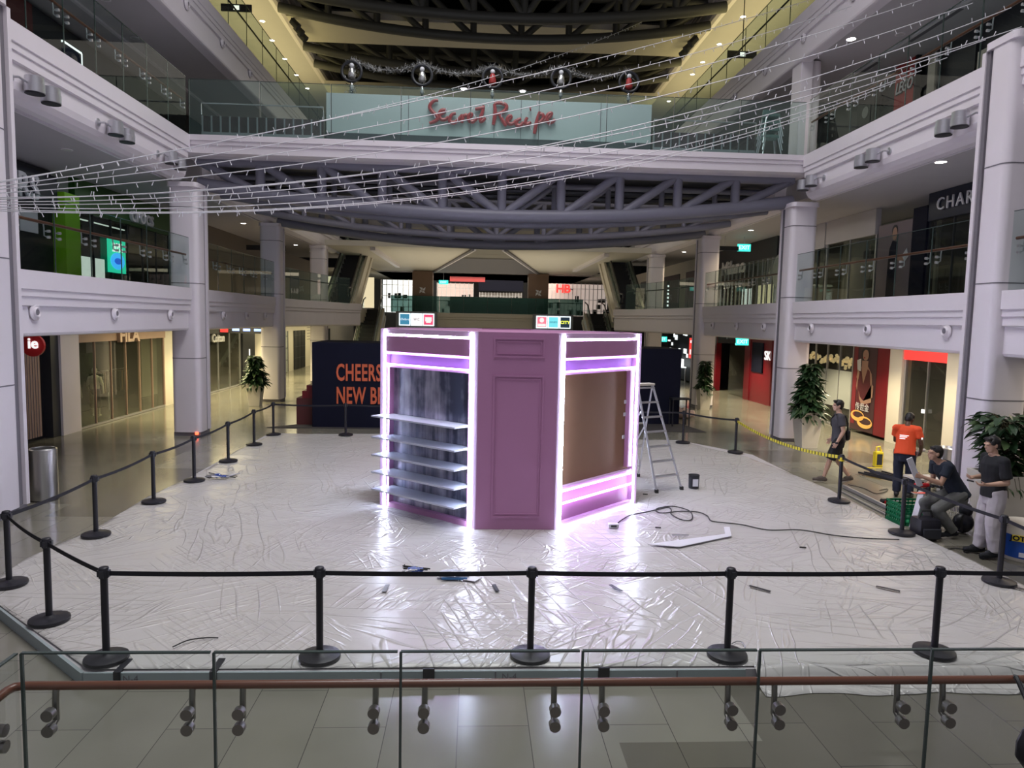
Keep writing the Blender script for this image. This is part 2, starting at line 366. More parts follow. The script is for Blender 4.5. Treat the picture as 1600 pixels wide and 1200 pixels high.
for side,cols in (('l',COLL),('r',COLR)):
    a=[3.0]+[c-.42 for c in cols]; e=[c+.42 for c in cols]
    ends=[(3.0,cols[0]-.42)]+[(cols[i]+.5,cols[i+1]-.5) for i in range(2)]
    for y0,y1 in ends: fascia(side,y0,y1,F1b,F1t,tn())
    fascia(side,3.0,22.3,F2b,F2t,tn(),1)
    fascia(side,24.6,46,F2b,F2t,tn(),1)
    fascia(side,3.0,52,F3b,F3t,tn())
    fascia(side,20.0,52,F4b,F4b+1.4,tn(),1)
# lit warm far ends of the level-one edge, swinging inward to the escalators
for side,(xa,ya,xb,yb) in (('l',(-8.6,32.4,-6.65,42.4)),('r',(10.2,32.6,8.3,42.6))):
    b=MB(); s=1 if side=='l' else -1; N_=10; prof=[(0,4.57),(0,4.2),(-.04,4.19),(-.04,4.05),(-.08,4.04),(-.08,3.35),(-.14,3.28),(-.6,3.28),(-.6,4.57)]
    rings=[]
    for i in range(N_+1):
        t=i/N_; x=xa+(xb-xa)*t*t; y=ya+(yb-ya)*t
        rings.append([(x+s*o,y,z) for o,z in prof])
    m_=len(prof); vs=[v for r in rings for v in r]; fs=[]
    for i in range(N_):
        for k in range(m_): fs.append((i*m_+k,i*m_+(k+1)%m_,(i+1)*m_+(k+1)%m_,(i+1)*m_+k))
    b._a(vs,fs); struct(tn(),b,'white')
# floor slabs / ceilings of the galleries
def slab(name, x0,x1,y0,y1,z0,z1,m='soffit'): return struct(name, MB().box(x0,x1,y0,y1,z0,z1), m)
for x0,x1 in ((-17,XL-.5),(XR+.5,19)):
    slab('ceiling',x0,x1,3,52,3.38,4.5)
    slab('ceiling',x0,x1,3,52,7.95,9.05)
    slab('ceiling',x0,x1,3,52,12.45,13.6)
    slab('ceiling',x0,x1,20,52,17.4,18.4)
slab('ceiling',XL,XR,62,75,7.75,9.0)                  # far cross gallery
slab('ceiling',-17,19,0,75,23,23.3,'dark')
# recessed strip in the level-two soffit
for s,xx in ((1,-9.6),(-1,11.2)):
    struct(tn(), MB().box(xx-.04,xx+.04,3,46,7.90,7.95), 'white')
# bright soffit steps above level one
for xx in (-11.3,12.8):
    struct(tn(), MB().box(xx-.05,xx+.05,3,50,12.38,12.45), 'white')
# shop line walls and their dark shops
def lwall(name, side, x, y0,y1,z0,z1,m='cream',t=.3):
    return struct(name, MB().box(x-t if side=='l' else x, x if side=='l' else x+t, y0,y1,z0,z1), m)
for side,X0 in (('left',WL-3.4),('right',WR+3.4)):
    lwall('wall_'+side, side[0], X0, 3,75,0,23,'darkg')
lwall('wall_left','l',WL,41.5,75,0,3.38,'cream'); lwall('wall_left','l',WL,29.6,31.6,0,3.38,'cream')
lwall('wall_right','r',WR,41.0,44.5,0,3.38,'cream')
struct('wall_back', MB().box(-17,19,75,75.3,0,23), 'darkg')
# corridor end walls behind the lower escalators, warm light put in as emission
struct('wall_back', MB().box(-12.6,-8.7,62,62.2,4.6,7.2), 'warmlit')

# ------------------------------------------------------------------ columns
def column(x, y, top, label, side, name='column'):
    t=thing(name,(x,y,0),label,'column','clad columns along the galleries')
    s=1 if side=='l' else -1
    def ring(hw,hd,r,k=6):
        pts=[]
        for cx,cy,a0 in ((hw-r,hd-r,0),(-hw+r,hd-r,90),(-hw+r,-hd+r,180),(hw-r,-hd+r,270)):
            for i in range(k+1):
                a=math.radians(a0+90*i/k); pts.append((cx+r*math.cos(a),cy+r*math.sin(a)))
        return pts
    body=[(x+px_,y-.08+py_) for px_,py_ in ring(.43,.34,.16)]
    MB().prism(body,.12,top).build('shaft','white',t,smooth=True).location
    b=MB(); b.box(x-.40,x+.36*1, y+.26,y+.36,.12,top); b.build('groove','groove',t)
    b=MB(); b.box(min(x-.43*s,x+.43*s),max(x-.43*s,x+.43*s),y+.36,y+.46,.12,top); b.build('side_strip','white',t)
    MB().box(x-.4,x+.4,y-.38,y+.42,0,.12).build('plinth','groove',t)
    for z in (2.42,4.72,7.0,):
        if z<top-.2:
            MB().prism([(x+a*1.012,y-.08+c*1.015) for a,c in ring(.43,.34,.16)],z-.012,z+.012).build('joint','groove',t)
    if top<12: MB().prism([(x+a*1.06,y-.04+c*1.25) for a,c in ring(.43,.36,.12)],top,top+.14).build('cap','white',t)
    return t
nm={0:'nearest',1:'second',2:'third',3:'fourth'}
for i,y in enumerate(COLL):
    column(-8.88,y,9.2 if i==0 else 7.6,['tall white clad column at the left edge beside the steel bin','white clad column left of the balcony corner, a small red light at its foot','white clad column behind the potted plant on the left','distant cream column beside the left upper escalator'][i],'l')
for i,y in enumerate(COLR):
    column(10.5,y,9.3 if i==0 else 7.6,['tall white clad column behind the two crouching and standing workers','white clad column beside the large potted plant at the right','white clad column beside the smaller potted plant at the right','distant cream column beside the right upper escalator'][i],'r')
# level-two and rear columns
for (x,y,z0,z1,lab) in ((10.75,23.6,9.12,12.4,'white clad column on the upper level by the stacked high chairs'),):
    t=thing('column',(x,y,z0),lab,'column'); MB().box(x-.35,x+.05,y-.35,y+.35,z0,z1).build('shaft','white',t,bevel=.04); MB().cyl((x+.22,y,z0),(x+.22,y,z1),.22,n=20).build('round_shaft','white',t,smooth=True)

# ------------------------------------------------------------------ cross bridge on level two
bp=[(22.3,F2t+.02),(22.3,8.98),(22.34,8.97),(22.34,8.86),(22.38,8.85),(22.38,8.62),(22.6,8.58),(24.2,8.58),(24.2,9.1)]
struct(tn(), MB().prism(bp,XL-.3,XR+.3,'yz'), 'white')
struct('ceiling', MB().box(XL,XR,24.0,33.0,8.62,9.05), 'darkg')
# services under the bridge deck
for k,(yy,zz,r) in enumerate(((25.5,8.35,.12),(26.4,8.3,.16),(27.2,8.4,.08))):
    tag(MB().tube([(XL+.3,yy,zz),(XR-.3,yy,zz)],r,10).build('service_pipe','darkg'),['dark pipe under the bridge deck, nearest the front truss','thick dark duct under the bridge deck','thin dark pipe under the bridge deck, farthest back'][k],'pipe')
# rear edge of the level two floor seen through the trusses
pr=[(33,9.12),(33,8.75),(33.04,8.74),(33.04,8.5),(33.1,8.49),(33.1,7.9),(33.3,7.8),(34.0,7.75),(34.0,9.1)]
struct(tn(), MB().prism(pr,XL,XR,'yz'), 'cream')
for k,xx in enumerate((-6.2,-3.4,-.6,2.2,5.0,7.8)): pass

def truss(y, ztop, zend, sag, x0, x1, wd, label, npan=12, md='truss', grp='arched bridge trusses', r=.13):
    """fish-belly truss: straight top chord, bottom chord sagging at mid span"""
    t=thing('truss',((x0+x1)/2,y,ztop),label,'truss',grp)
    xm=(x0+x1)/2; hw=(x1-x0)/2
    zb=lambda x: zend - sag*(1-((x-xm)/hw)**2)
    pts=[(x0+(x1-x0)*i/32,y,zb(x0+(x1-x0)*i/32)) for i in range(33)]
    MB().tube(pts,r*1.35,12).build('bottom_chord',md,t,smooth=True)
    MB().tube([(x0,y,ztop),(x1,y,ztop)],r*1.1,12).build('top_chord',md,t,smooth=True)
    step=(x1-x0)/npan
    for i in range(1,npan):
        x=x0+step*i; MB().tube([(x,y,zb(x)),(x,y,ztop)],r*.95,10).build('post',md,t,smooth=True)
    for i in range(npan):
        xa=x0+step*i; xb=xa+step
        if (xa+xb)/2 < xm: p,q=(xa,y,ztop),(xb,y,zb(xb))
        else: p,q=(xb,y,ztop),(xa,y,zb(xa))
        MB().tube([p,q],r*.9,10).build('diagonal',md,t,smooth=True)
    return t
truss(23.2,8.55,7.85,.72,XL-.1,XR+.1,.3,'front grey tube truss under the café bridge, nearest the camera',10,r=.155)
truss(25.2,8.48,7.85,.72,XL-.1,XR+.1,.3,'grey tube truss just behind the front one under the café bridge',10,r=.10)
truss(28.6,8.48,7.85,.78,XL,XR,.3,'grey tube truss third back under the café bridge',10,r=.10)
truss(31.8,8.48,7.85,.78,XL,XR,.3,'grey tube truss farthest back under the café bridge, lowest in the photo',10,r=.14)
DT=mat('dark_roof_steel',(.07,.07,.065),.5); M['dtruss']=DT
truss(30.9,19.6,17.2,.85,XL-.2,XR+.2,.3,'topmost dark roof truss, cut by the upper edge of the photo',9,'dtruss','dark roof trusses',.17)
truss(33.0,18.2,17.25,.95,XL-.2,XR+.2,.3,'dark roof truss second from the top, in front of the pale soffit',9,'dtruss','dark roof trusses',.16)
truss(37.6,17.9,17.3,.95,XL-.2,XR+.2,.3,'dark roof truss behind the silver garland, third from the top',9,'dtruss','dark roof trusses',.16)
truss(40.0,17.9,17.3,.95,XL-.2,XR+.2,.3,'lowest dark roof truss just above the café glass',9,'dtruss','dark roof trusses',.16)
# pale soffit between roof trusses
struct('ceiling', MB().box(XL,XR,33.4,36.3,17.05,17.35), 'cream')
struct('ceiling', MB().box(XL,XR,37.0,52,18.6,18.9), 'darkg')
struct('ceiling', MB().box(XL,XR,41.5,52,16.6,16.9), 'cream')
struct(tn(), MB().box(XL,XR,24,31,20.3,20.6), 'dark')

# ------------------------------------------------------------------ downlights
def downlight(x,y,z,on,label,power=0,col=WARM,r=.11,grp=None,up=False):
    t=thing('ceiling_downlight',(x,y,z),label,'downlight',grp)
    MB().lathe([(r*1.3,0),(r*1.3,-.015),(r,-.02),(r,0)],(x,y),20,z).build('trim_ring','white',t)
    MB().lathe([(r,-.012),(r*.98,-.018)],(x,y),20,z).build('lens','lamp' if on else 'lampoff',t)
    if power:
        o=spot('downlight_lamp',(x,y,z-.06),power,col,125,.9)
    return t
ORD5=['highest in the photo','second from the top','third from the top','fourth from the top','lowest']
ORD=['nearest the camera','second in depth','third in depth','fourth in depth','fifth in depth','sixth in depth','farthest back']
CORR_L=[(-10.8,y) for y in (26.5,30.5,34.5,38.5,43)]
CORR_R=[(12.3,y) for y in (16.5,19.5,22.5,26.0,29.5,34,39)]
for i,(x,y) in enumerate(CORR_L):
    downlight(x,y,3.38,1,'lit round downlight in the left ground floor corridor, %s'%ORD[i],(380,560,700,760,760)[i],(1,.83,.45),grp='lit corridor downlights, left')
for i,(x,y) in enumerate(CORR_R):
    downlight(x,y,3.38,1,'lit round downlight in the right ground floor corridor, %s'%ORD[i],(260,320,480,680,760,800,760)[i],(1,.85,.56),grp='lit corridor downlights, right')
for i,(x,y) in enumerate([(-10.6,33.5),(-10.6,38),(-10.6,43),(-10.6,47)]):
    downlight(x,y,7.95,1,'lit round downlight in the left first floor ceiling, %s'%ORD[i],150,WARM,grp='lit first floor downlights, left')
for i,(x,y) in enumerate([(12.0,27),(12.0,31),(12.0,36),(12,41)]):
    downlight(x,y,7.95,1,'lit round downlight in the right first floor ceiling, %s'%ORD[i],230,WARM,grp='lit first floor downlights, right')
# near left level-one ceiling: switched off; a few upstairs
for i,(x,y,z) in enumerate([(-10.6,14.6,7.95),(-10.6,16.9,7.95),(-10.6,19.4,7.95),(-11.2,17.6,7.95)]):
    downlight(x,y,z,0,'unlit round downlight above the dark sports store, %s'%['first, nearest','second','third','off the row'][i],grp='unlit downlights, left gallery')
for i,(x,y,z) in enumerate([(-10.4,15.2,12.45),(-10.4,18.0,12.45),(-10.4,21.2,12.45),(-10.9,24.0,12.45),(-10.2,19.6,12.45)]):
    downlight(x,y,z,0,'unlit round downlight in the top left gallery ceiling, %s'%['nearest','second','third','farthest','closest to the edge'][i],grp='unlit downlights, top left')
for i,(x,y,z) in enumerate([(12.4,18.0,12.45),(12.4,21.2,12.45),(12.0,27,12.45),(13,24,12.45)]):
    downlight(x,y,z,0,'unlit round downlight in the top right gallery ceiling, %s'%['nearest','second','farthest','third'][i],grp='unlit downlights, top right')
p=px(1330,61,'z',12.44); downlight(p.x,p.y,12.45,1,'bright round downlight in the top right gallery ceiling',60,(1,.9,.75),.13)
p=px(1470,253,'z',7.94); downlight(p.x,p.y,7.95,1,'bright round downlight above the first floor, beside the tall right column',60,(1,.93,.85),.13)
for i,(u,v) in enumerate(((410,33),(425,63),(445,92),(463,117),(480,138))):
    p=px(u,v,'z',17.39); downlight(p.x,p.y,17.4,1,'small bright downlight in the yellow lit top left soffit, %s'%ORD5[i],0,grp='downlights in the yellow left soffit')
for i,(u,v) in enumerate(((1161,26),(1124,69),(1098,97),(1082,116),(1045,158))):
    p=px(u,v,'z',17.39); downlight(p.x,p.y,17.4,1,'small bright downlight in the yellow lit top right soffit, %s'%ORD5[i],0,grp='downlights in the yellow right soffit')
# long air grilles
def grille(x,y,z,lx,ly,label,grp=None):
    t=thing('air_grille',(x,y,z),label,'grille',grp)
    MB().box(x-lx/2,x+lx/2,y-ly/2,y+ly/2,z-.02,z).build('frame','white',t)
    b=MB(); k=6
    for i in range(k):
        xx=x-lx/2+lx*(i+.5)/k; b.box(xx-.02,xx+.02,y-ly/2+.05,y+ly/2-.05,z-.035,z-.02)
    b.build('slots','groove',t)
for y,l in ((13.7,'nearest'),(16.8,'next'),):
    grille(-11.2,y,12.45,.35,1.7,'long slotted air grille in the top left gallery ceiling, the %s one'%l)
for y,l in ((16.9,'nearest'),(20.5,'middle'),(24.5,'farthest')):
    grille(12.9,y,12.45,.3,2.4,'long slotted air grille in the top right gallery ceiling, the %s one'%l)

# ------------------------------------------------------------------ jet nozzles on level one, twin spotlights on level two
def jet(x,y,z,s):
    t=thing('air_jet_nozzle',(x,y,z),'','air nozzle',local=True)
    R=Matrix.Rotation(s*math.pi/2,4,'Y')
    a=MB(); a.M=R; a.lathe([(.17,0),(.17,.02),(.13,.05),(.11,.03)],n=28); a.build('rim','white',t,smooth=True)
    a=MB(); a.M=R; a.lathe([(.12,.0),(.11,.05),(.085,.075),(.06,.05)],n=24); a.build('nozzle','white',t,smooth=True)
    a=MB(); a.M=R; a.lathe([(.058,.04),(.058,.062)],n=20); a.build('throat','groove',t)
    return t
for side,s,X0,ys in (('left',1,XL-.10,(14.6,17.75,20.9,25.2,27.7,30.1)),('right',-1,XR+.10,(15.06,18.19,21.32,24.9,27.6,30.4))):
    ref={'left':['nearest the left edge','second from the left edge','third, next to the column','first past the column','second past the column','farthest, by the potted plant column'],
         'right':['nearest the tall column','second from the tall column','third, beside the white column','first past the white column','second past the white column','farthest back']}[side]
    for i,y in enumerate(ys):
        t=jet(X0,y,3.76,s); t['label']='round white air nozzle on the %s first floor edge, %s'%(side,ref[i]); t['group']='air nozzles on the %s first floor edge'%side
    for i,y in enumerate((19.5,22.5,25.5,28.5) if side=='left' else (20,23.,26,29)):
        t=jet(X0,y,12.95,s); t['label']='round air nozzle on the top %s gallery edge, %s'%(side,['nearest','second','third','farthest'][i]); t['group']='air nozzles on the top %s gallery edge'%side
def twin(x,y,z,s,label,grp):
    t=thing('twin_spotlight',(x,y,z),label,'spotlight',grp,local=True)
    R=Matrix.Rotation(s*math.pi/2,4,'Y')
    a=MB(); a.M=R; a.lathe([(.09,0),(.09,.03),(.04,.05)],n=20); a.build('wall_plate','alu',t,smooth=True)
    MB().tube([(s*.04,0,0),(s*.16,0,0),(s*.16,.5,-.02)],.022,8).build('arm','alu',t)
    for k,(dy,dz) in enumerate(((.42,-.02),(.86,-.08))):
        h=MB().lathe([(.15,.16),(.165,.15),(.165,.02),(.178,.015),(.178,-.14),(.165,-.15),(.15,-.10)],(s*(.20+k*.05),dy),24,dz).build('lamp_head','alu',t,smooth=True)
        MB().lathe([(.174,-.160),(.172,-.166)],(s*(.20+k*.05),dy),20,dz).build('lamp_lens','dark',h).location=(0,0,0)
    return t
for i,y in enumerate((14.15,17.25,20.35)):
    twin(XL-.12,y,8.12,1,'grey twin spotlight on the left upper gallery edge, '+['the nearest pair','the middle pair','the pair by the bridge corner'][i],'twin spotlights on the left gallery')
for i,y in enumerate((14.45,17.75,21.1)):
    twin(XR+.12,y,8.22,-1,'grey twin spotlight on the right upper gallery edge, '+['the nearest pair beside the tall column','the middle pair','the pair by the bridge corner'][i],'twin spotlights on the right gallery')
for s,xx,lab in ((1,-8.4,'dark spotlight on the far left roof beam'),(-1,10.0,'dark spotlight on the far right roof beam')):
    for k in range(3):
        t=thing('roof_spotlight',(xx,33.6+k*.7,16.9),lab+', '+['nearest','middle','farthest'][k]+' of three','spotlight','roof spotlights, %s'%('left' if s>0 else 'right'))
        MB().cyl((xx,33.6+k*.7,17.1),(xx,33.6+k*.7,16.9),.04).build('bracket','dark',t); MB().cyl((xx,33.6+k*.7,16.95),(xx+s*.3,33.6+k*.7,16.65),.15,.17).build('lamp_head','dark',t,smooth=True)

# ------------------------------------------------------------------ glass balustrades
def balustrade(pts, z0, h, label, step, gm='glassb', rail=True, rz=1.0, inw=(0,0), brk=True, railm='rail', grp=None, name='glass_balustrade'):
    t=thing(name,(pts[0][0],pts[0][1],z0),label,'balustrade',grp)
    for a,b in zip(pts[:-1],pts[1:]):
        a=Vector((*a,0)); b=Vector((*b,0)); L=(b-a).length; d=(b-a)/L; k=max(1,round(L/step)); st=L/k
        nrm=Vector((-d.y,d.x,0))*.012
        for i in range(k):
            p=a+d*(i*st+.012); q=a+d*((i+1)*st-.012)
            m_=MB(); vs=[p-nrm,q-nrm,q+nrm,p+nrm]; m_.prism([(v.x,v.y) for v in vs],z0-.02,z0+h); g=m_.build('glass_panel',gm,t)
            e=MB(); e.bar((p.x,p.y,z0+h+.004),(q.x,q.y,z0+h+.004),.028,.012); e.bar((p.x,p.y,z0),(p.x,p.y,z0+h),.02,.02,(0,1,0)) ; e.build('polished_edge','gedge',g).location=(0,0,0)
            if brk:
                iw=Vector((*inw,0))
                for f in ((.13,.87) if st>1.0 else (.5,)):
                    c=p+(q-p)*f; m2=MB()
                    for zz in (rz-.17,rz-.29): m2.cyl(c-iw*.03+Vector((0,0,z0+zz)),c+iw*.03+Vector((0,0,z0+zz)),.044 if z0==0 else .028,n=16)
                    m2.tube([c+iw*.03+Vector((0,0,z0+rz-.29)),c+iw*.09+Vector((0,0,z0+rz-.26)),c+iw*.09+Vector((0,0,z0+rz-.12)),c+iw*.1+Vector((0,0,z0+rz-.02))],.024 if z0==0 else .014,8)
                    m2.bar(c+iw*.02+Vector((0,0,z0+rz-.17)),c+iw*.09+Vector((0,0,z0+rz-.17)),.025,.025)
                    m2.build('rail_bracket','fitting' if z0==0 else 'alu',t,smooth=True)
    if rail:
        iw=Vector((*inw,0))*.1
        MB().tube([Vector((*p_,z0+rz))+iw for p_ in pts],.032,12).build('handrail',railm,t,smooth=True)
    return t
for side,s,cols in (('left',-1,COLL),('right',1,COLR)):
    X0=(XL-.06) if s<0 else (XR+.06)
    for i,(y0,y1) in enumerate(((3.2,cols[0]-.5),(cols[0]+.55,cols[1]-.55),(cols[1]+.55,cols[2]-.55))):
        balustrade([(X0,y0),(X0,y1)],F1t,1.5,'glass balustrade with brown handrail on the %s first floor, %s'%(side,['nearest the camera','between the first two columns','past the second column'][i]),1.4,inw=(s,0))
    balustrade([(X0,3.2),(X0,22.2)],F2t,1.65,'tall glass balustrade along the %s upper gallery'%side,1.3,inw=(s,0))
    balustrade([(X0,18),(X0,50)],F3t,1.5,'glass balustrade along the topmost %s gallery'%side,2.0,inw=(s,0),brk=False,railm='dark')
    balustrade([(X0,30),(X0,50)],F4b+1.42,1.4,'distant glass balustrade above the yellow lit %s soffit'%side,2.0,inw=(s,0),brk=False)
balustrade([(XL-.06,22.42),(XR+.06,22.42)],F2t,1.65,'glass balustrade along the café bridge',2.0,'glassg',inw=(0,1),brk=False,rail=False)
# curved rear parts
balustrade([(-8.65,32.4),(-8.5,35),(-8.1,38),(-7.5,40.0),(-7.1,41.0)],F1t,1.4,'curved glass balustrade before the left escalators',1.4,'glassg',inw=(-1,0),brk=False,railm='dark')
balustrade([(10.25,32.6),(10.1,35),(9.7,38),(9.1,40.2),(8.7,41.0)],F1t,1.4,'curved glass balustrade before the right escalators',1.4,'glassg',inw=(1,0),brk=False,railm='dark')
# near glass barrier at the foot of the photo
balustrade([(-3.30,2.2),(-3.30,5.17)],0,1.3,'short return of the clear glass barrier at the bottom left corner',1.37,'glass',rz=1.0,inw=(-1,0),rail=False)
nb=balustrade([(-3.28,5.17),(4.98,5.17)],0,1.3,'clear glass barrier with brown handrail across the bottom of the photo',1.376,'glass',rz=1.0,inw=(0,1),rail=False)
MB().tube([(-3.4,2.2,1.0),(-3.4,5.2,1.0),(-3.38,5.25,1.0),(-3.33,5.27,1.0),(4.98,5.27,1.0)],.032,12).build('handrail','rail',nb,smooth=True)

# ------------------------------------------------------------------ far centre: cross gallery, pillars, balcony, escalators
zc=4.35
struct(tn(), MB().prism([(59.8,4.3),(59.8,3.95),(59.85,3.94),(59.85,3.75),(59.9,3.74),(59.9,3.1),(60.4,3.05),(60.4,4.3)],-5.6,7.6,'yz'),'cream')
slab('floor',-6,8,60.4,75,4.0,4.3,'floor')
balustrade([(-7.0,59.9),(9.1,59.9)],4.3,1.35,'green tinted glass balustrade of the far central balcony',1.9,'glassteal',inw=(0,1),brk=False,railm='dark')
# diagonal soffits (level two underside)
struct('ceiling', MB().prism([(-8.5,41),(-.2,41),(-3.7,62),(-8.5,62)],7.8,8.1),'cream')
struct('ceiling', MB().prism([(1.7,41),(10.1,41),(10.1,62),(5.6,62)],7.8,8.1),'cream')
for pa,pb in (((-.2,41),(-3.7,62)),((1.7,41),(5.6,62))):
    struct(tn(), MB().bar((*pa,7.74),(*pb,7.74),.18,.1),'groove')
    struct(tn(), MB().bar((pa[0]+(.16 if pa[0]<0 else -.16),pa[1],7.76),(pb[0]+(.16 if pa[0]<0 else -.16),pb[1],7.76),.1,.12),'white')
struct(tn(), MB().prism([(62,10.0),(62,9.4),(62.1,9.4),(62.1,9.1),(62.2,9.1),(62.2,7.75),(62.6,7.75),(62.6,10.0)],-5,7,'yz'),'cream')
for s,xx,lab in ((-1,-5.9,'left'),(1,7.6,'right')):
    struct(tn(), MB().box(xx-.15,xx+.15,41.5,55,7.6,9.2),'white')
    for k in range(3):
        t=thing('wall_spotlight',(xx-s*.2,43.5+k*1.1,8.3-k*.0),'black spotlight beside the %s upper escalator, %s of three'%(lab,['nearest','middle','farthest'][k]),'spotlight','black spotlights, far %s'%lab)
        MB().cyl((xx-s*.12,43.5+k*1.1,8.3),(xx-s*.4,43.5+k*1.1,8.2),.05).build('bracket','dark',t); MB().cyl((xx-s*.4,43.5+k*1.1,8.4),(xx-s*.4,43.5+k*1.1,8.05),.2).build('lamp_head','dark',t,smooth=True)
for k,xx in enumerate((-4.45,5.35)):
    t=thing('pillar',(xx,60.9,4.3),'brown stone pillar with a pale metal emblem, %s of the far balcony'%['left','right'][k],'pillar','brown pillars')
    MB().box(xx-.85,xx+.85,60.6,61.9,4.3,7.75).build('shaft','woodd',t)
    b=MB()
    for a in (45,135,225,315):
        R=Matrix.Translation((xx,60.55,6.15))@Matrix.Rotation(math.radians(a),4,'Y'); b.M=R; b.prism([(0,.03),(.16,.12),(0,.36),(-.05,.1)],-.03,.03,'xz')
    b.build('emblem','letter',t)
# far shops behind the balcony
def lattice(x0,x1,y,z0,z1,label,back,n,m='letter',nh=3):
    t=thing('shop_shutter',((x0+x1)/2,y,z0),label,'shop front')
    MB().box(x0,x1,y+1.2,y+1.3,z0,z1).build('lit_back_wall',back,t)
    for i in range(n+1):
        xx=x0+(x1-x0)*i/n; MB().box(xx-.035,xx+.035,y-.03,y+.03,z0,z1).build('bar',m,t)
    for j in range(nh): 
        zz=z0+(z1-z0)*(j+.5)/nh; MB().box(x0,x1,y-.02,y+.02,zz-.025,zz+.025).build('rail',m,t)
    b=MB(); rnd=random.Random(int(x0*100))
    for i in range(int((x1-x0)*2.2)):
        xx=rnd.uniform(x0+.2,x1-.4); zz=z0+rnd.choice((.1,.7,1.3)); b.box(xx,xx+rnd.uniform(.2,.45),y+.7,y+.95,zz,zz+rnd.uniform(.3,.6))
    b.build('stock','darkg',t,kind='stuff')
    return t
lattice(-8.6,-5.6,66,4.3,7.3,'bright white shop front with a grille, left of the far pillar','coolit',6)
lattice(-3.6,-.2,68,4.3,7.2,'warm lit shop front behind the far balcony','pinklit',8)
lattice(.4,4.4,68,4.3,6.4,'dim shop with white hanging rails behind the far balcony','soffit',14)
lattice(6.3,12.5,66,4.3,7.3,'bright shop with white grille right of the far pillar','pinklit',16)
t=thing('shop_sign',(2.4,67.5,6.4),'long navy shop sign board behind the far balcony','sign'); MB().box(.3,4.5,67.4,67.6,6.5,7.5).build('board','navy',t)
t=thing('shop_sign',(-1.2,67.5,7.3),'dark red shop sign board behind the far balcony','sign'); MB().box(-2.4,.9,67.3,67.5,7.3,7.75).build('board','red',t)
t=thing('shop_sign',(8.1,65.8,6.9),'glowing red shop letters above the bright grille','sign'); MB().box(7.2,9.0,65.86,66.0,6.7,6.8).build('mounting_bar','alu',t); text('lettering','HB',1.05,'redl',t,(8.1,65.8,6.75),ext=.08,off=.03)
slab('ceiling',-17,19,62.7,75,7.75,8.0,'cream')
# warm lights over the far part
area('gallery_fill', (.8,66,7.6),(0,0,0),14,5,260,(1,.86,.62))
# kiosk of tables on the far balcony
t=tag(MB().box(-2.2,4.2,62.5,63.2,4.3,5.75).build('counter','woodd'),'long dark brown counter on the far balcony','counter')
# lit advertising boxes
def adbox(x0,label,cells):
    t=thing('advertising_lightbox',(x0+1.7,59.6,3.2),label,'lightbox')
    MB().box(x0,x0+3.4,59.55,59.8,3.0,4.35).build('casing','concrete',t)
    for i,(bgc,draw) in enumerate(cells):
        xa=x0+.28+i*.98; c=MB().box(xa,xa+.93,59.5,59.56,3.18,4.2).build('panel',mat('lit_border',(.9,.95,1),.5,emit=(.85,.97,1),estr=1.4),t)
        MB().box(xa+.08,xa+.85,59.47,59.5,3.26,4.12).build('artwork',mat('lit_artwork',bgc,.5,emit=bgc,estr=1.0),c).location=(0,0,0)
        draw(xa+.465,c)
def wtext(s,size,xs=1,m='letterl',z=3.69,sh=0,off=.0):
    def d(xc,c):
        o=text('lettering',s,size,m,None,(xc,59.455,z),ext=.008,xs=xs,shear=sh,off=off); o.parent=c; o.location=Vector((xc,59.455,z))*S
    return d
def sq(xc,c):
    o=MB().box(xc-.27,xc+.27,59.45,59.47,3.55,3.9).box(xc-.2,xc+.2,59.45,59.47,3.42,3.55).build('mark','letterl',c); o.location=(0,0,0)
def disc(xc,c):
    b=MB(); b.M=Matrix.Translation((xc,59.46,3.85))@Matrix.Rotation(math.pi/2,4,'X'); b.lathe([(.19,0),(.19,.02)],n=20); o=b.build('mark','letterl',c); o.location=(0,0,0)
    o=MB().box(xc-.33,xc+.33,59.45,59.47,3.32,3.55).build('mark','letterl',c); o.location=(0,0,0)
greyt=mat('grey_print',(.15,.13,.14),.6); ylw=mat('lit_yellow_letters',(.8,.8,.05),.5,emit=(.85,.9,.1),estr=1.2); bl=mat('blue_print',(.05,.2,.3),.5)
adbox(-6.55,'three-panel lit advertising box left of the far balcony edge, blue, white and red',[((.05,.22,.36),wtext('Oxford',.26,.95,sh=.3)),((.9,.88,.9),wtext('W C',.3,.8,greyt)),((.75,.08,.18),sq)])
adbox(4.85,'three-panel lit advertising box right of the far balcony edge, red, cyan and black',[((.8,.2,.28),disc),((.18,.72,.82),wtext('EXNESS',.2,.95,bl)),((.015,.03,.05),wtext('CITY',.33,1.15,ylw,off=.012))])
MB  # far escalators
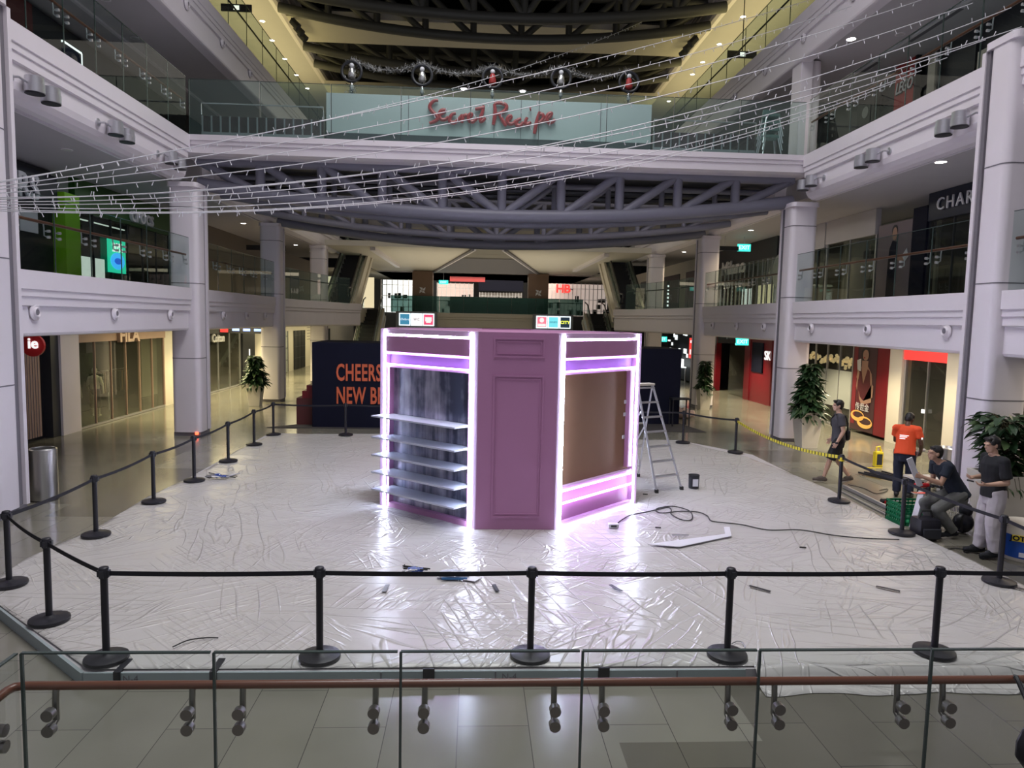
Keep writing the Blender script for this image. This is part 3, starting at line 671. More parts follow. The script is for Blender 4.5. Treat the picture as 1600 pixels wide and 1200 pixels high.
def escalator(p_bot, p_top, wd, label, grp):
    """p_bot,p_top centre of the step band"""
    pb,pt=Vector(p_bot),Vector(p_top)
    t=thing('escalator',pb,label,'escalator',grp)
    d=pt-pb; h=Vector((d.x,d.y,0)).normalized(); r=Vector((h.y,-h.x,0)); dn=d.normalized(); up=r.cross(dn).normalized()
    if up.z<0: up=-up
    k=14; b=MB()
    for i in range(k):
        a=pb+d*(i/k); c=pb+d*((i+1)/k)
        q=[a-r*wd/2,a+r*wd/2]; zt=c.z
        b._a([q[0],q[1],q[1]+Vector((0,0,zt-a.z)),q[0]+Vector((0,0,zt-a.z)), Vector((c.x,c.y,zt))-r*wd/2, Vector((c.x,c.y,zt))+r*wd/2],[(0,1,2,3),(3,2,5,4)])
    b.build('steps','dark',t)
    for s in (-1,1):
        e=r*s*(wd/2)
        m_=MB(); m_.bar(pb+e+r*s*.12-up*.25,pt+e+r*s*.12-up*.25,.24,.5,up); m_.build('skirt','alu',t)
        m_=MB(); m_.bar(pb+e+r*s*.12+up*.38,pt+e+r*s*.12+up*.38,.03,.8,up); m_.build('glass_side','glassg',t)
        m_=MB()
        top=[pb-h*1.1+e+r*s*.12+Vector((0,0,.35)),pb-h*1.25+e+r*s*.12+Vector((0,0,.6)),pb-h*1.1+e+r*s*.12+Vector((0,0,.85)),pb-h*.3+e+r*s*.12+Vector((0,0,.92)),pb+e+r*s*.12+up*.85,pt+e+r*s*.12+up*.85,pt+h*.9+e+r*s*.12+Vector((0,0,.95))]
        m_.tube(top,.055,8); m_.build('handrail','black',t,smooth=True)
        m_=MB(); m_.bar(pb+e+r*s*.30-up*.35,pt+e+r*s*.30-up*.35,.14,.95,up); m_.build('side_cladding','cream',t)
        if s: m_=MB(); m_.bar(pb+e+r*s*.12+up*.02,pt+e+r*s*.12+up*.02,.08,.06,up); m_.build('bright_trim','chrome',t)
    m_=MB(); m_.bar(pb-up*.75,pt-up*.75,wd+.9,.35,up); m_.build('underside','cream',t)
    return t
escalator((-7.95,42.6,4.6),(-8.0,50.2,9.1),1.05,'left upper escalator with dark steps rising to the second floor','escalators')
escalator((9.35,42.8,4.6),(9.55,50.4,9.1),1.05,'right upper escalator with dark steps rising to the second floor','escalators')
escalator((-8.1,51.0,0.1),(-8.3,58.6,4.45),1.15,'left lower escalator coming down behind the navy hoarding','escalators')
escalator((9.9,51.0,0.1),(9.9,58.6,4.45),1.15,'right lower escalator coming down behind the pink kiosk','escalators')
slab('ceiling',-17,-8.7,42,62,3.38,4.5,'cream'); slab('ceiling',10.9,19,42,62,3.38,4.5,'cream')
# ================================================================== PLATFORM AND DUST SHEET
PZ=.14
plat=[(-6.35,9.30),(-3.92,7.17),(7.95,7.17),(7.95,19.6),(6.5,21.9),(-6.35,22.3)]
t=thing('low_stage',(0.8,14.5,0),'low grey-edged stage platform under the white dust sheet','platform')
MB().prism(plat,0,PZ-.012).build('deck','soffit',t)
e=MB().prism([(-3.92,7.17),(-3.92,7.14),(2.95,7.14),(2.95,7.17)],0,PZ-.006).prism([(-6.35,9.30),(-6.375,9.285),(-3.94,7.14),(-3.92,7.17)],0,PZ-.006); e.build('edge_board','greyp',t)
for xx in (-.92,.27,2.2): MB().box(xx,xx+.012,7.132,7.14,0,PZ-.01).build('board_joint','groove',t)
for xx,s_ in ((-3.45,'N-4'),(.42,'N-4')):
    text('pencil_mark',s_,.10,'groove',t,(xx,7.138,.07),ext=.001)
# dust sheet: a finely wrinkled film
def sheet():
    import mathutils
    bm=bmesh.new(); st=.11
    out=[(-6.42,9.35),(-3.9,7.2),(7.9,7.2),(8.0,8.2),(7.92,12),(8.05,15.5),(7.85,17.5),(7.6,19.2),(6.9,20.6),(6.55,21.6),(3.2,22.3),(-1.0,22.5),(-4.6,22.2),(-6.15,22.0),(-6.35,19.2),(-6.25,17),(-6.45,14.2),(-6.35,12.2),(-6.55,10.6)]
    nn=mathutils.noise
    def inside(x,y):
        c=False; j=len(out)-1
        for i in range(len(out)):
            xi,yi=out[i]; xj,yj=out[j]
            if (yi>y)!=(yj>y) and x<(xj-xi)*(y-yi)/(yj-yi)+xi: c=not c
            j=i
        return c
    g={}
    nx=int(14.8/st); ny=int(15.4/st)
    for i in range(nx+1):
        for j in range(ny+1):
            x=-6.6+i*st; y=7.2+j*st
            ins=inside(x,y+.001)
            if not ins and any(inside(x+a*st,y+b*st+.001) for a in(-1,0,1) for b in(-1,0,1)):
                best=None; P_=Vector((x,y))
                for q0,q1 in zip(out,out[1:]+out[:1]):
                    q0,q1=Vector(q0),Vector(q1); dd=q1-q0; tt=max(0,min(1,(P_-q0).dot(dd)/dd.length_squared)); c_=q0+dd*tt
                    if best is None or (c_-P_).length<(best-P_).length: best=c_
                x,y=best.x,best.y; ins=True
            if ins:
                h=abs(nn.noise(Vector((x*.8+.5*y,y*1.6,0))))*.012+abs(nn.noise(Vector((x*2.1,y*2.9-x,4))))*.008
                g[i,j]=bm.verts.new((x*S,y*S,(PZ+.004+h)*S))
    for (i,j) in list(g):
        q=[g.get((i,j)),g.get((i+1,j)),g.get((i+1,j+1)),g.get((i,j+1))]
        if all(q): bm.faces.new(q)
    # drape over the front right of the stage down to the floor
    N_=60
    prof=[(7.2,PZ+.02),(7.14,PZ+.005),(7.10,.09),(7.06,.03),(6.98,.008),(6.86,.006)]
    rows=[]
    for k in range(N_+1):
        x=3.05+(8.6-3.05)*k/N_
        rows.append([bm.verts.new((x*S,(y+.03*math.sin(x*5+y*3)+(.03*nn.noise(Vector((x*3,y,0))))*(1 if z<.1 else 0))*S,z*S)) for y,z in prof])
    for a,b in zip(rows,rows[1:]):
        for k in range(len(prof)-1): bm.faces.new((a[k],a[k+1],b[k+1],b[k]))
    me=bpy.data.meshes.new('dust_sheet'); bmesh.ops.recalc_face_normals(bm,faces=bm.faces); bm.to_mesh(me); bm.free(); me.shade_smooth()
    o=bpy.data.objects.new('dust_sheet',me); C.objects.link(o); me.materials.append(M['film'])
    so=o.modifiers.new('thickness','SOLIDIFY'); so.thickness=.002
    tag(o,'wrinkled white plastic dust sheet covering the whole stage','dust sheet')
sheet()
# loose folded flap of film, right
def tape(x,y,l,wd,ang,label,m='black',z=PZ+.03,grp=None,th=.004):
    b=MB((x,y,z)); c,s_=math.cos(ang),math.sin(ang)
    def r(u,v,zz): return (x+u*c-v*s_,y+u*s_+v*c,z+zz)
    b._a([r(-l/2,-wd/2,0),r(l/2,-wd/2,0),r(l/2,wd/2,0),r(-l/2,wd/2,0),r(-l/2,-wd/2,th),r(l/2,-wd/2,th),r(l/2,wd/2,th),r(-l/2,wd/2,th)],[(0,3,2,1),(4,5,6,7),(0,1,5,4),(1,2,6,5),(2,3,7,6),(3,0,4,7)])
    return tag(b.build('tape_strip',m),label,'tape',grp)
tape(-1.14,9.36,.26,.06,1.5,'greyish tape strip on the dust sheet, leftmost of the row','concrete')
tape(.34,9.37,.26,.055,1.75,'short black tape strip on the sheet, left of the middle front post')
tape(1.99,9.37,.26,.05,2.0,'short black tape strip on the sheet, right of the middle front post')
tape(4.0,9.35,.30,.05,2.35,'slanted black tape strip on the sheet, right of the fourth front post')
tape(5.83,9.35,.30,.05,2.45,'slanted black tape strip on the sheet, left of the fifth front post')
tape(7.72,9.38,.30,.05,2.5,'slanted black tape strip by the right-hand post base')
for k,(xx,lab) in enumerate(((-3.58,'over the stage edge below the left front post'),(-2.62,'over the stage edge at the first glass seam'))):
    b=MB((xx,7.2,.1)); b.prism([(7.132,.0+.02),(7.126,.02),(7.126,PZ+.012),(7.40,PZ+.022),(7.40,PZ+.016),(7.132,PZ+.004)],xx-.035,xx+.035,'yz')
    tag(b.build('tape_strip','black'),'black tape folded '+lab,'tape')
for xx,lab in ((-.42,'black and silver tape patch on the stage edge left of centre'),(1.42,'small square black tape patch on the stage edge right of centre')):
    b=MB((xx,7.13,.06)); b.box(xx-.06,xx+.06,7.125,7.138,.05,.17); tag(b.build('tape_strip','black'),lab,'tape')

# ================================================================== KIOSK
A,B_,Cc,D=Vector((-1.80,13.75)),Vector((.06,12.14)),Vector((1.45,12.14)),Vector((3.33,14.03))
E_,F_,G_,H_=Vector((3.33,15.4)),Vector((1.45,17.2)),Vector((.06,17.2)),Vector((-1.80,15.3))
K=thing('display_kiosk',(.77,14.6,PZ),'pink eight-sided display kiosk outlined with glowing strips in the centre of the stage','kiosk')
Z0,Z1=PZ+.005,3.59
def frame_of(p,q):
    d=(q-p); L=d.length; d/=L; o=Vector((d.y,-d.x))   # outward for counter-clockwise front faces
    return d,o,L
def panel(p,q,s0,s1,z0,z1,o0,o1):
    """box on the wall p->q: along s0..s1, height z0..z1, depth o0..o1 outward"""
    d,o,L=frame_of(p,q); b=MB(); P=lambda s,oo,z:(p.x+d.x*s+o.x*oo,p.y+d.y*s+o.y*oo,z)
    return b._a([P(s0,o0,z0),P(s1,o0,z0),P(s1,o1,z0),P(s0,o1,z0),P(s0,o0,z1),P(s1,o0,z1),P(s1,o1,z1),P(s0,o1,z1)],[(0,3,2,1),(4,5,6,7),(0,1,5,4),(1,2,6,5),(2,3,7,6),(3,0,4,7)])
def pan(p,q,s0,s1,z0,z1,o0,o1,name,m,par=K,**kw):
    o=panel(p,q,s0,s1,z0,z1,o0,o1).build(name,m,par,**kw)
    if par is not K: o.location=(0,0,0)
    return o
# core, a little inside the faces
core=[A,B_,Cc,D,E_,F_,G_,H_]; cen=Vector((.77,14.67))
MB().prism([tuple(cen+(v-cen)*.90) for v in core],Z0,Z1-.02).build('core_walls','pink',K)
def led(p,q,s0,s1,z0,z1,o,m='led',par=K): return pan(p,q,s0,s1,z0,z1,o,o+.018,'light_strip',m,par)
def showcase(p,q,kind):
    d,o,L=frame_of(p,q); fw=.16
    for s0,s1,nm_ in ((0,fw,'corner_post'),(L-fw,L,'corner_post')):
        pan(p,q,s0,s1,Z0,Z1,-.22,0,nm_,'pinkl')
    pan(p,q,fw,L-fw,3.50,Z1,-.22,0,'top_rail','pinkl')
    pan(p,q,fw,L-fw,2.86,2.93,-.20,-.03,'rail','pinkl'); pan(p,q,fw,L-fw,3.11,3.16,-.20,-.03,'rail','pinkl')
    pan(p,q,fw,L-fw,3.17,3.455,-.22,.012,'header_panel','pink')
    pan(p,q,fw,L-fw,2.93,3.11,-.22,-.12,'light_channel','channel')
    # glowing strips
    led(p,q,fw-.035,fw,Z0,Z1-.02,.0); led(p,q,L-fw,L-fw+.035,Z0,Z1-.02,.0)
    led(p,q,fw,L-fw,3.465,3.495,-.03); led(p,q,fw,L-fw,3.125,3.15,-.03,'ledp'); led(p,q,fw,L-fw,2.91,2.935,-.03,'ledp')
    if kind=='shelf':
        pan(p,q,fw,L-fw,.24,2.86,-.22,-.14,'back_panel','mirror')
        pan(p,q,fw,fw+.07,Z0,2.86,-.20,-.03,'jamb','pink'); pan(p,q,L-fw-.07,L-fw,Z0,2.86,-.20,-.03,'jamb','pink')
        pan(p,q,fw,L-fw,Z0,.24,-.20,-.02,'bottom_rail','pink')
        for z in (1.93,1.53,1.19,.86,.53):
            pan(p,q,fw-.03,L-fw-.04,z,z+.028,-.13,.34,'shelf','shelf')
            pan(p,q,fw+.03,L-fw-.06,z-.03,z,-.13,-.09,'shelf_bracket','alu')
    elif kind=='board':
        pan(p,q,fw,L-fw,.86,2.86,-.22,-.12,'brown_board','mdf')
        pan(p,q,L-fw-.16,L-fw,.93,2.86,-.16,-.03,'jamb','pink')
        pan(p,q,fw,L-fw,.80,.87,-.20,-.03,'rail','pinkl')
        pan(p,q,fw,L-fw,.56,.80,-.22,-.12,'light_channel','channel')
        led(p,q,fw,L-fw,.78,.81,-.03,'ledp'); led(p,q,fw,L-fw,.555,.59,-.03,'ledp')
        pan(p,q,fw,L-fw,.24,.555,-.22,-.09,'lower_panel','pink')
        pan(p,q,fw,L-fw,Z0,.24,-.2,0,'bottom_rail','pinkl'); led(p,q,fw,L-fw,Z0+.01,Z0+.035,.0,'leds')
        for s_,z in ((L-fw-.17,2.2),(L-fw-.18,1.95),(L-fw-.2,1.5)): pan(p,q,s_-.05,s_+.02,z,z+.07,-.12,-.10,'torn_paper','letter')
    elif kind=='plain':
        pan(p,q,fw,L-fw,Z0,2.86,-.22,-.12,'brown_board','mdf')
def door(p,q):
    d,o,L=frame_of(p,q)
    pan(p,q,0,L,Z0,Z1,-.2,-.012,'door_panel','pink')
    for (s0,s1,z0,z1) in ((.27,L-.24,3.16,3.50),(.27,L-.24,.36,2.86)):
        for a in ((s0,s1,z1-.03,z1),(s0,s1,z0,z0+.03),(s0,s0+.03,z0+.03,z1-.03),(s1-.03,s1,z0+.03,z1-.03)):
            pan(p,q,*a,-.012,.006,'moulding','pink')
        for a in ((s0+.06,s1-.06,z1-.075,z1-.06),(s0+.06,s1-.06,z0+.06,z0+.075),(s0+.06,s0+.075,z0+.075,z1-.075),(s1-.075,s1-.06,z0+.075,z1-.075)):
            pan(p,q,*a,-.012,.002,'moulding','pink')
showcase(A,B_,'shelf'); door(B_,Cc); showcase(Cc,D,'board'); door(D,E_); showcase(E_,F_,'plain'); door(F_,G_); showcase(G_,H_,'plain'); door(H_,A)

# ================================================================== STANCHIONS AND BELTS
sp_=thing('barrier_post',(0,0,0),'','barrier post',local=True)
MB().lathe([(.215,0),(.22,.012),(.215,.035),(.16,.052),(.06,.058),(.045,.07)],n=36).build('base','black',sp_,smooth=True)
MB().lathe([(.037,.06),(.037,.90)],n=20).build('pole','black',sp_,smooth=True)
MB().lathe([(.037,.88),(.050,.885),(.050,.985),(.044,.995),(.03,1.0)],n=24).build('belt_head','black',sp_,smooth=True)
for k in range(4):
    a=k*math.pi/2; b=MB(); b.M=Matrix.Rotation(a,4,'Z'); b.box(.045,.062,-.022,.022,.895,.965); b.build('belt_clip','darkg',sp_)
FRONT='front row of barrier posts'; SIDE='left row of barrier posts'; RGT='right row of barrier posts'; BACK='back row of barrier posts'
posts=[
 (-3.81,7.39,'black barrier post at the left front corner of the stage',FRONT),(-1.6,7.41,'second black barrier post from the left in the front row',FRONT),(.66,7.42,'black barrier post in the middle of the front row',FRONT),(2.84,7.41,'fourth black barrier post from the left in the front row',FRONT),(5.24,7.46,'rightmost visible black barrier post of the front row',FRONT),
 (-4.95,8.36,'black barrier post on the angled left corner edge',SIDE),(-6.13,9.51,'black barrier post cut by the left edge of the photo',SIDE),(-6.12,11.67,'black barrier post on the left edge, first with its whole base showing',SIDE),(-6.13,13.79,'black barrier post on the left, second past the corner',SIDE),(-6.06,15.6,'black barrier post on the left beside the bundle of clamps',SIDE),(-6.06,17.75,'black barrier post on the left, fourth past the corner',SIDE),(-6.14,20.09,'black barrier post on the left, next to last before the hoarding',SIDE),(-6.1,21.87,'black barrier post at the far left corner of the stage',SIDE),
 (-3.92,21.91,'black barrier post in front of the orange lettering',BACK),
 (6.43,21.24,'black barrier post right of the stepladder',BACK),(7.51,19.73,'black barrier post where the yellow striped tape starts',RGT),(7.68,14.23,'black barrier post where the yellow striped tape ends',RGT),(7.66,12.0,'black barrier post in front of the green crate',RGT),(7.65,9.62,'black barrier post in front of the worker in white trousers',RGT),(7.65,7.46,'black barrier post at the right front corner, outside the photo',RGT),
 (3.5,21.9,'black barrier post behind the kiosk',BACK)]
first=True; PZs=PZ+.02
for x,y,lab,g in posts[:-2]+posts[-1:]:
    if first: sp_.location=Vector((x,y,PZs))*S; sp_['label']=lab; sp_['group']=g; first=False
    else: copy_tree(sp_,(x,y,PZs),random.uniform(0,.3),lab,g)
def belt(a,b,lab,g,sag=.02,za=None,zb=None,m='belt',wd=.05):
    a=Vector((*a,PZs+.93 if za is None else za)); b=Vector((*b,PZs+.93 if zb is None else zb)); d=(b-a); d2=Vector((d.x,d.y,0)).normalized(); a=a+d2*.055; b=b-d2*.055
    if za is not None or zb is not None: pass
    N_=16; nr=Vector((-d2.y,d2.x,0))*.003; m_=MB(tuple((a+b)/2)); vs=[];fs=[]
    for i in range(N_+1):
        t_=i/N_; p=a+(b-a)*t_; p.z-=sag*4*t_*(1-t_)
        for sg,h in ((-1,-wd/2),(1,-wd/2),(1,wd/2),(-1,wd/2)): vs.append(p+nr*sg+Vector((0,0,h)))
    for i in range(N_):
        for k in range(4): fs.append((i*4+k,i*4+(k+1)%4,(i+1)*4+(k+1)%4,(i+1)*4+k))
    fs.append((0,1,2,3)); fs.append(tuple(N_*4+k for k in (3,2,1,0)))
    m_._a(vs,fs); o=m_.build('barrier_belt',m); return tag(o,lab,'barrier belt',g)
pos=lambda i:(posts[i][0],posts[i][1])
names={(0,1):'leftmost belt of the front row',(1,2):'second belt from the left in the front row',(2,3):'third belt from the left in the front row',(3,4):'fourth belt from the left in the front row',(4,19):'rightmost belt of the front row, running out of the photo',
(0,5):'belt from the left front post to the angled corner',(5,6):'belt at the angled corner, running to the left photo edge',(6,7):'belt passing in front of the steel bin',(7,8):'belt on the left, second past the corner',(8,9):'belt on the left, third past the corner',(9,10):'belt on the left, fourth past the corner',(10,11):'belt on the left, fifth past the corner',(11,12):'last belt of the left side before the hoarding',
(12,13):'belt in front of the navy hoarding',(20,14):'belt behind the stepladder',(14,15):'belt right of the stepladder, at the back right',(16,17):'belt sloping past the orange-shirted worker',(17,18):'belt in front of the crouching worker',(18,19):'belt running out at the right photo edge'}
for (i,j),l in names.items():
    a,b=pos(i),pos(j)
    if (i,j)==(4,19): b=(7.4,7.46)
    belt(a,b,'black '+l,'black belts',.012 if i in(0,1,2,3,4) else .03)
b0=pos(13); belt(b0,(-1.2,21.95),'black belt running behind the kiosk from the hoarding','black belts')
# yellow striped tape
st=bpy.data.materials.new('striped_tape'); st.use_nodes=True; nt=st.node_tree; p_=nt.nodes['Principled BSDF']
g_=nt.nodes.new('ShaderNodeNewGeometry'); wv=nt.nodes.new('ShaderNodeTexWave'); wv.inputs['Scale'].default_value=2.6; wv.bands_direction='Y'; wv.wave_profile='SIN'
nt.links.new(g_.outputs['Position'],wv.inputs[0]); cr=nt.nodes.new('ShaderNodeValToRGB'); cr.color_ramp.interpolation='CONSTANT'; cr.color_ramp.elements[0].color=(.02,.02,.01,1); cr.color_ramp.elements[1].position=.20; cr.color_ramp.elements[1].color=(.72,.62,.06,1)
nt.links.new(wv.outputs['Fac'],cr.inputs[0]); nt.links.new(cr.outputs[0],p_.inputs['Base Color']); M['stripe']=st
a,b=pos(15),pos(16)
belt(a,b,'yellow and black striped warning tape tied between two barrier posts','warning tape',.16,PZs+.90,PZs+.93,'stripe',.07)
tb=MB((b[0],b[1],1.05)); tb.lathe([(.055,-.04),(.062,0),(.055,.04)],(b[0],b[1]),16,PZs+.90); tag(tb.build('tape_knot','yellow',smooth=True),'yellow tape knotted round the post head in front of the walking man','tape')

# ================================================================== LADDER
def ladder():
    t=thing('stepladder',(4.2,15.3,PZ),'silver aluminium stepladder standing at the right side of the kiosk','ladder')
    z=PZ+.02; T=2.46
    fl=[Vector((3.98,14.90,z)),Vector((4.62,15.22,z))]; ft=[Vector((3.60,14.9+.55,T)),Vector((3.98,15.64,T))]
    # front frame
    for a,b in zip(fl,ft): MB().bar(a,b,.035,.075,(0,1,0)).build('side_rail','alu',t)
    n_=7
    for i in range(1,n_+1):
        f=i/(n_+.3); p=fl[0].lerp(ft[0],f); q=fl[1].lerp(ft[1],f); MB().bar(p,q,.10,.03).build('step','alu',t)
    bl=[Vector((3.70,16.25,z)),Vector((4.35,16.60,z))]; bt=[x+Vector((0.02,.06,-.04)) for x in ft]
    bl=[Vector((3.45,16.2,z)),Vector((3.95,16.5,z))]
    for a,b in zip(bl,bt): MB().bar(a,b,.028,.05,(0,1,0)).build('rear_rail','alu',t)
    for f in (.12,.35,.6,.82):
        MB().bar(bl[0].lerp(bt[0],f),bl[1].lerp(bt[1],f),.025,.04).build('rear_bar','alu',t)
    MB().bar(bl[0].lerp(bt[0],.12),bl[1].lerp(bt[1],.6),.02,.03).build('brace','alu',t); MB().bar(bl[1].lerp(bt[1],.12),bl[0].lerp(bt[0],.6),.02,.03).build('brace','alu',t)
    MB().bar(fl[0].lerp(ft[0],.75),bl[0].lerp(bt[0],.55),.015,.03).build('spreader','alu',t)
    MB().bar((ft[0]+bt[0])/2,(ft[1]+bt[1])/2,.2,.05).build('top_cap','pot',t,bevel=.01)
    for v in fl+bl: MB().box(v.x-.035,v.x+.035,v.y-.045,v.y+.045,z-.015,z+.06).build('foot','rubber',t)
ladder()

# ================================================================== NAVY HOARDING
t=thing('hoarding',(-1.6,24.6,0),'navy blue hoarding box with orange capital lettering behind the kiosk','hoarding')
MB().box(-5.5,3.2,24.4,26.9,.0,2.92).build('panel','navy',t,bevel=.02)
MB().box(-2.9,3.2,25.1,26.6,2.92,3.12).build('upper_box','navy',t); MB().box(-2.5,3.2,25.08,25.1,3.08,3.12).build('orange_line','wood',t)
pc_=px(525,583,'y',24.37); text('lettering','CHEERS',.80,'orange',t,tuple(pc_),align='LEFT',xs=.52,off=.016,space=1.08)
pc_=px(525,619,'y',24.37); text('lettering','NEW BE',.80,'orange',t,tuple(pc_),align='LEFT',xs=.52,off=.016,space=1.08)
t=thing('hoarding',(6.5,27.4,0),'plain navy blue hoarding box behind the stepladder','hoarding')
MB().box(4.5,7.75,26.2,28.6,0,2.85).build('panel','navy',t,bevel=.02)
t=tag(MB((-6,25.5,0)).prism([(-7.0,24.2),(3.4,24.2),(3.4,27.5),(-5.4,27.5),(-5.4,25.6)],0.004,.02).build('floor_mat','mats'),'dark carpet mat under the lettered hoarding','mat')
t=tag(MB((6,25.5,0)).prism([(3.6,24.4),(8.2,24.4),(7.75,27.0),(3.6,27.0)],0.004,.02).build('floor_mat','mats'),'dark carpet mat under the plain hoarding, right','mat')
t=thing('stepped_box',(-5.85,25.6,0.02),'dark maroon stepped plinth beside the lettered hoarding','plinth')
MB().box(-6.15,-5.52,24.9,26.0,.02,.95).build('lower_block',mat('maroon_block',(.09,.02,.02),.5),t); MB().box(-5.95,-5.52,24.9,26.0,.95,1.2).build('middle_block','redw',t); MB().box(-5.8,-5.52,24.9,26.0,1.2,1.4).build('upper_block','redw',t)
t=thing('small_table',(7.95,24.6,0),'small dark side table at the corner of the plain hoarding','table'); MB().box(7.3,8.0,25.6,26.1,1.0,1.05).build('tabletop','dark',t)
for a in (7.34,7.96):
    for b in (25.64,26.06): MB().box(a-.02,a+.02,b-.02,b+.02,.02,1.0).build('leg','dark',t)

# ================================================================== STEEL BIN, PLANTERS
t=thing('litter_bin',(-8.6,14.5,0),'round brushed steel litter bin beside the left column','bin')
MB().lathe([(.25,.02),(.25,1.03),(.225,1.05),(.21,1.04),(.21,.9)],(-8.62,14.55),36).build('drum','steel',t,smooth=True)
MB().lathe([(.24,0),(.24,.02)],(-8.62,14.55),30).build('base_ring','rubber',t); MB().lathe([(.2,.93),(.19,.94)],(-8.62,14.55),30).build('liner','dark',t)
t=thing('litter_bin',(9.75,15.9,0),'round steel litter bin partly hidden behind the crouching worker','bin')
p=px(1480,712,'y',15.9); MB().lathe([(.25,.02),(.25,1.03),(.225,1.05),(.2,1.0)],(p.x,15.9),32).build('drum','steel',t,smooth=True); MB().lathe([(.2,.93),(.19,.94)],(p.x,15.9),30).build('liner','dark',t); MB().lathe([(.24,0),(.24,.02)],(p.x,15.9),30).build('base_ring','rubber',t)

def leafmesh(b, c, d, L, W, droop, rnd):
    """one curved pointed leaf from c along d"""
    d=d.normalized(); s=d.cross(Vector((0,0,1)));  s = s.normalized() if s.length>.05 else Vector((1,0,0)); s=(s+Vector((0,0,rnd.uniform(-.5,.5)))).normalized(); up=s.cross(d)
    pts=[]; K_=4; prof=[.12,.85,1,.65,.05]
    for i in range(K_+1):
        t_=i/K_; m_=c+d*L*t_+Vector((0,0,-droop*L*t_*t_)); w_=W*prof[i]/2
        pts += [m_-s*w_+up*w_*.3, m_, m_+s*w_+up*w_*.3]
    fs=[]
    for i in range(K_):
        a=i*3; fs += [(a,a+1,a+4,a+3),(a+1,a+2,a+5,a+4)]
    b._a(pts,fs)
def plant(x,y,pw,ph,H,R_,n_,L,W,label,seed,pm='pot',shape='cone',grp='potted plants by the columns'):
    rnd=random.Random(seed); t=thing('potted_plant',(x,y,0),label,'plant',grp)
    hw=pw/2; b=MB(); lo=hw*.68
    b._a([(x-lo,y-lo,0),(x+lo,y-lo,0),(x+lo,y+lo,0),(x-lo,y+lo,0),(x-hw,y-hw,ph),(x+hw,y-hw,ph),(x+hw,y+hw,ph),(x-hw,y+hw,ph),(x-hw*.86,y-hw*.86,ph),(x+hw*.86,y-hw*.86,ph),(x+hw*.86,y+hw*.86,ph),(x-hw*.86,y+hw*.86,ph),(x-hw*.8,y-hw*.8,ph-.1),(x+hw*.8,y-hw*.8,ph-.1),(x+hw*.8,y+hw*.8,ph-.1),(x-hw*.8,y+hw*.8,ph-.1)],
      [(0,3,2,1)]+[(i,(i+1)%4,4+(i+1)%4,4+i) for i in range(4)]+[(4+i,4+(i+1)%4,8+(i+1)%4,8+i) for i in range(4)]+[(8+i,8+(i+1)%4,12+(i+1)%4,12+i) for i in range(4)]+[(12,13,14,15)])
    b.build('pot',pm,t)
    MB().box(x-hw*.82,x+hw*.82,y-hw*.82,y+hw*.82,ph-.12,ph-.07).build('soil','soil',t)
    stm=MB(); lf=MB(); yl=MB()
    stm.tube([(x,y,ph-.1),(x,y,ph+H*.85)],[.035,.015],6)
    for i in range(n_):
        f=rnd.random()**(1.25 if shape=='cone' else .9); z=ph-.08+H*f
        if shape=='cone': rr=R_*(1-f)**.62*(.82+.18*math.sin(f*22))
        else: rr=R_*(.35+1.1*f)*(1 if f<.8 else 1-(f-.8)*2.2)
        a=rnd.uniform(0,6.283); dr=Vector((math.cos(a),math.sin(a),rnd.uniform(-.1,.45)))
        c0=Vector((x,y,z)); c1=c0+dr*max(.05,rr*rnd.uniform(.35,1)-L*.4)
        if rnd.random()<.35: stm.tube([c0-Vector((0,0,.1)),c1],[.012,.006],4)
        leafmesh(yl if rnd.random()<.15 else lf,c1,Vector((dr.x,dr.y,rnd.uniform(-.35,.35))),L*rnd.uniform(.75,1.2),W*rnd.uniform(.8,1.2),rnd.uniform(.1,.6),rnd)
    # trailing shoots over the rim
    for i in range(4):
        a=rnd.uniform(0,6.28); q=Vector((x+math.cos(a)*hw,y-abs(math.sin(a))*hw,ph)); stm.tube([q,q+Vector((0,-.05,-.15)),q+Vector((.03,-.06,-.35*rnd.random()-.15))],.006,4); leafmesh(lf,q+Vector((0,-.06,-.2)),Vector((.2,-.6,-.5)),L*.6,W*.6,.3,rnd)
    stm.build('stems','stem',t); lf.build('foliage','leaf',t,kind='stuff'); yl.build('young_leaves','leafd',t,kind='stuff')
    return t
plant(-9.15,30.2,.62,.98,1.15,.62,420,.34,.14,'potted plant in a tapered cream planter beside the third left column',3)
plant(10.25,31.0,.58,.98,1.25,.46,330,.30,.13,'potted plant in a tapered cream planter beside the third right column',4)
plant(10.55,21.75,.72,1.12,1.55,.62,520,.36,.17,'bushy potted plant in a tall white planter beside the second right column',5)
plant(10.05,12.75,.85,1.12,1.12,.58,420,.27,.15,'large broad-leaved potted plant at the right edge of the photo',6,shape='vase',grp=None)

